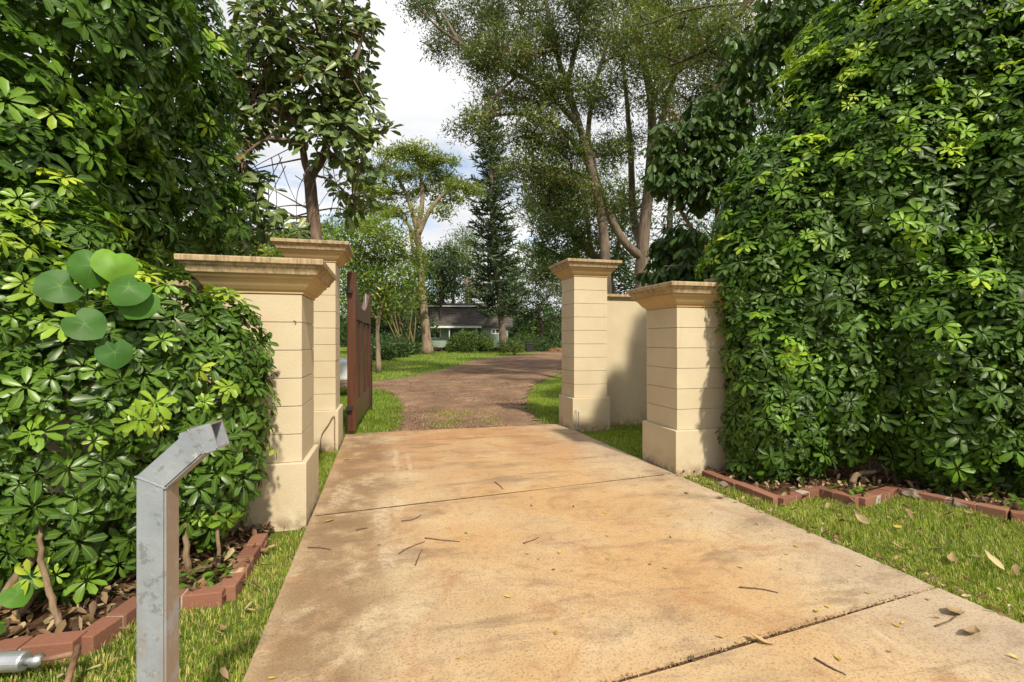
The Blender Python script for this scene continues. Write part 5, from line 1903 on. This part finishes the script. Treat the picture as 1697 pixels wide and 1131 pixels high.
def dry_leaf(width, curl, seed):
    r = np.random.default_rng(seed)
    n = 8
    V, Fc, Mi = [], [], []
    for i in range(n + 1):
        u = i / n
        w_ = width * .5 * (math.sin(math.pi * u ** .8) ** 1.15) * (1 + r.normal(0, .06)) + .006
        z = curl * (u - .5) ** 2 + r.normal(0, .008)
        sx = .05 * math.sin(3 * u + seed)
        for k, c in enumerate((-1, -.5, 0, .5, 1)):
            V.append((c * w_ + sx, u, z + curl * .9 * w_ * abs(c) + r.normal(0, .006)))
            Mi.append(1.0 if k == 2 else .2)
    for i in range(n):
        for k in range(4):
            a = 5 * i + k
            Fc += [(a, a + 1, a + 6), (a, a + 6, a + 5)]
    return np.array(V), np.array(Fc), np.array(Mi)


LEAF1 = dry_leaf(.36, .55, 1)
LEAF2 = dry_leaf(.46, .3, 2)


def fallen(px, py, size, mat, r, label, ang, group=None, tilt=.15):
    p = ground_pt(px, py) + np.array([0, 0, .012])
    tv, tf, tm = (LEAF1 if rng.random() < .5 else LEAF2)
    nr = unit(np.array([0, 0, 1]) + rng.normal(0, tilt, 3))
    Fm = frames(nr[None], np.array([[math.cos(ang), math.sin(ang), 0]]))[0]
    v = tv @ Fm.T * size
    v[:, 2] += .004 - v[:, 2].min()
    lf = np.zeros((len(tv), 3))
    lf[:, 0] = r
    lf[:, 1] = tm
    o = obj_np('fallen_leaf', v, tf, M[mat], None, True, lf)
    o.location = tuple((p * [1, 1, 0] + [0, 0, .0015]).tolist())
    return tag(o, label, 'leaf', group)


G1 = 'fallen leaves on the driveway'
fallen(1600, 1060, .17, 'litter', .8, 'largest dry tan leaf on the right corner of the concrete', .3, G1)
fallen(1240, 1062, .12, 'litter', .85, 'curled pale leaf lying just below the litter filled joint', -.6, G1, .5)
fallen(1570, 1022, .15, 'litter', .72, 'long tan leaf on the concrete near the right grass edge', .1, G1)
fallen(537, 866, .09, 'yellow', .2, 'pale yellow leaf beside the short left pillar', .2, G1)
fallen(568, 763, .1, 'yellow', .3, 'yellow leaf on the concrete by the tall left pillar', .1, G1)
fallen(1137, 820, .09, 'litter', .9, 'tan leaf on the concrete below the short right pillar', .9, G1)
fallen(1187, 828, .11, 'litter', .6, 'brown leaf near the driveway edge by the right brick corner', .2, G1)
fallen(1482, 878, .12, 'yellow', .5, 'bright yellow leaf on the right lawn', .2, 'fallen leaves on the lawn')
fallen(1575, 935, .16, 'litter', .75, 'broad tan leaf lying on the right lawn', .5, 'fallen leaves on the lawn')
fallen(1440, 870, .13, 'litter', .9, 'pale curled dead leaf on the lawn below the brick edging', 1.2, 'fallen leaves on the lawn', .5)
fallen(1660, 945, .14, 'litter', 1.0, 'whitish curled dead leaf at the right edge of the lawn', 1.4, 'fallen leaves on the lawn', .6)
sm = [(970, 1015, .4), (922, 1047, 0), (757, 1095, .6), (1420, 938, .5), (1280, 882, .5), (1281, 892, .4), (1435, 982, .2), (1500, 1034, .7), (1536, 993, .9), (1560, 1027, .1), (1492, 1042, 0), (1393, 1099, .6), (1670, 1088, .6), (1200, 1060, .7), (1005, 888, .3), (860, 853, .4),
      (836, 990, .6), (772, 886, 1), (1098, 942, .3), (1368, 1005, .5), (1355, 1012, .7), (1010, 930, .4), (870, 918, .5), (930, 915, .5), (1232, 943, .6), (1310, 920, .2), (1105, 855, .3), (1050, 815, .5), (455, 1128, .4), (1000, 850, .6), (1318, 905, .3), (1180, 850, .4)]
for px, py, r in sm:
    fallen(px, py, float(rng.uniform(.03, .05)), 'yellow', r, 'tiny yellow leaf scrap lying on the concrete driveway', float(rng.uniform(0, 6.28)), 'tiny leaf scraps on the concrete')
for px, py in ((950, 842), (1112, 893), (1296, 947), (1150, 1098), (920, 945), (880, 840), (1080, 938), (1478, 1085), (1360, 830), (625, 905), (890, 928), (1250, 870)):
    fallen(px, py, float(rng.uniform(.025, .04)), 'litter', .1, 'tiny dark brown leaf scrap lying on the concrete driveway', float(rng.uniform(0, 6.28)), 'tiny leaf scraps on the concrete')
for pts, lab in (([(704, 893), (730, 896), (762, 899)], 'straight dark twig in the middle of the driveway'), ([(661, 919), (680, 908), (704, 899)], 'thin curved twig left of the straight twig'), ([(688, 938), (693, 925), (700, 912)], 'short forked twig below the straight twig'),
                 ([(867, 902), (880, 898), (893, 892)], 'small twig right of the driveway centre'), ([(510, 909), (530, 909), (548, 912)], 'thin twig on the dark left edge of the concrete'), ([(1350, 1093), (1370, 1105), (1402, 1121)], 'long curved dry twig near the bottom right of the concrete'),
                 ([(1225, 975), (1260, 978), (1290, 984)], 'thin dry stem above the litter filled joint'), ([(1550, 1040), (1575, 1030), (1598, 1016)], 'dark twig crossing beside the tan leaves at the right'), ([(665, 865), (685, 862), (698, 854)], 'thin twig on the pale tyre marks'),
                 ([(820, 800), (828, 806), (834, 812)], 'small crossed twig beyond the middle joint'), ([(590, 880), (600, 878), (609, 876)], 'pale bent twig on the tyre print')):
    a = [ground_pt(*p) for p in pts]
    base = a[0].copy()
    pp = smooth_path([q - base for q in a], 8, .002)
    pp[:, 2] = .006
    o = MB().tube(pp, np.linspace(.005, .0025, len(pp)), 5).build('twig', M['twig'], None, 0, True)
    o.location = (float(base[0]), float(base[1]), 0)
    tag(o, lab, 'twig', 'fallen twigs on the driveway')

# small weeds in the left bed and by the right edging
for k, (x, y, s, lab) in enumerate(((-1.02, 3.4, .14, 'low leafy weed in the bed corner behind the left brick edging'), (-1.25, 3.32, .1, 'small weed in the left bed beside the post'), (-2.0, 3.0, .12, 'small weed at the far left of the brick bed'), (5.35, 3.1, .14, 'broad leaf weed behind the outer right bricks'), (4.35, 3.75, .13, 'pale weed sprouting in the right bed zigzag'))):
    t = empty('weed', (x, y, -.012), lab, 'weed', 'weeds in the planting beds')
    n = 26
    u = rdir(n)
    p = np.array([x, y, s * .5]) + u * np.array([s, s, s * .5])
    p[:, 2] = np.maximum(p[:, 2], .015)
    nr = unit(np.array([0, 0, 1]) + u * .5)
    leafy(t, p, nr, s * .55 * rng.uniform(.6, 1.2, n), np.clip(rng.normal(.4, .2, n), 0, .9), [leaf_tpl(.55, .2, .05), leaf_tpl(.7, .3, .05)], M['umbrella'], 14)
    for j in range(4):
        MB().tube([(x, y, -.012), tuple(p[j])], [.004, .002], 4).build('stem', M['heart'], t)
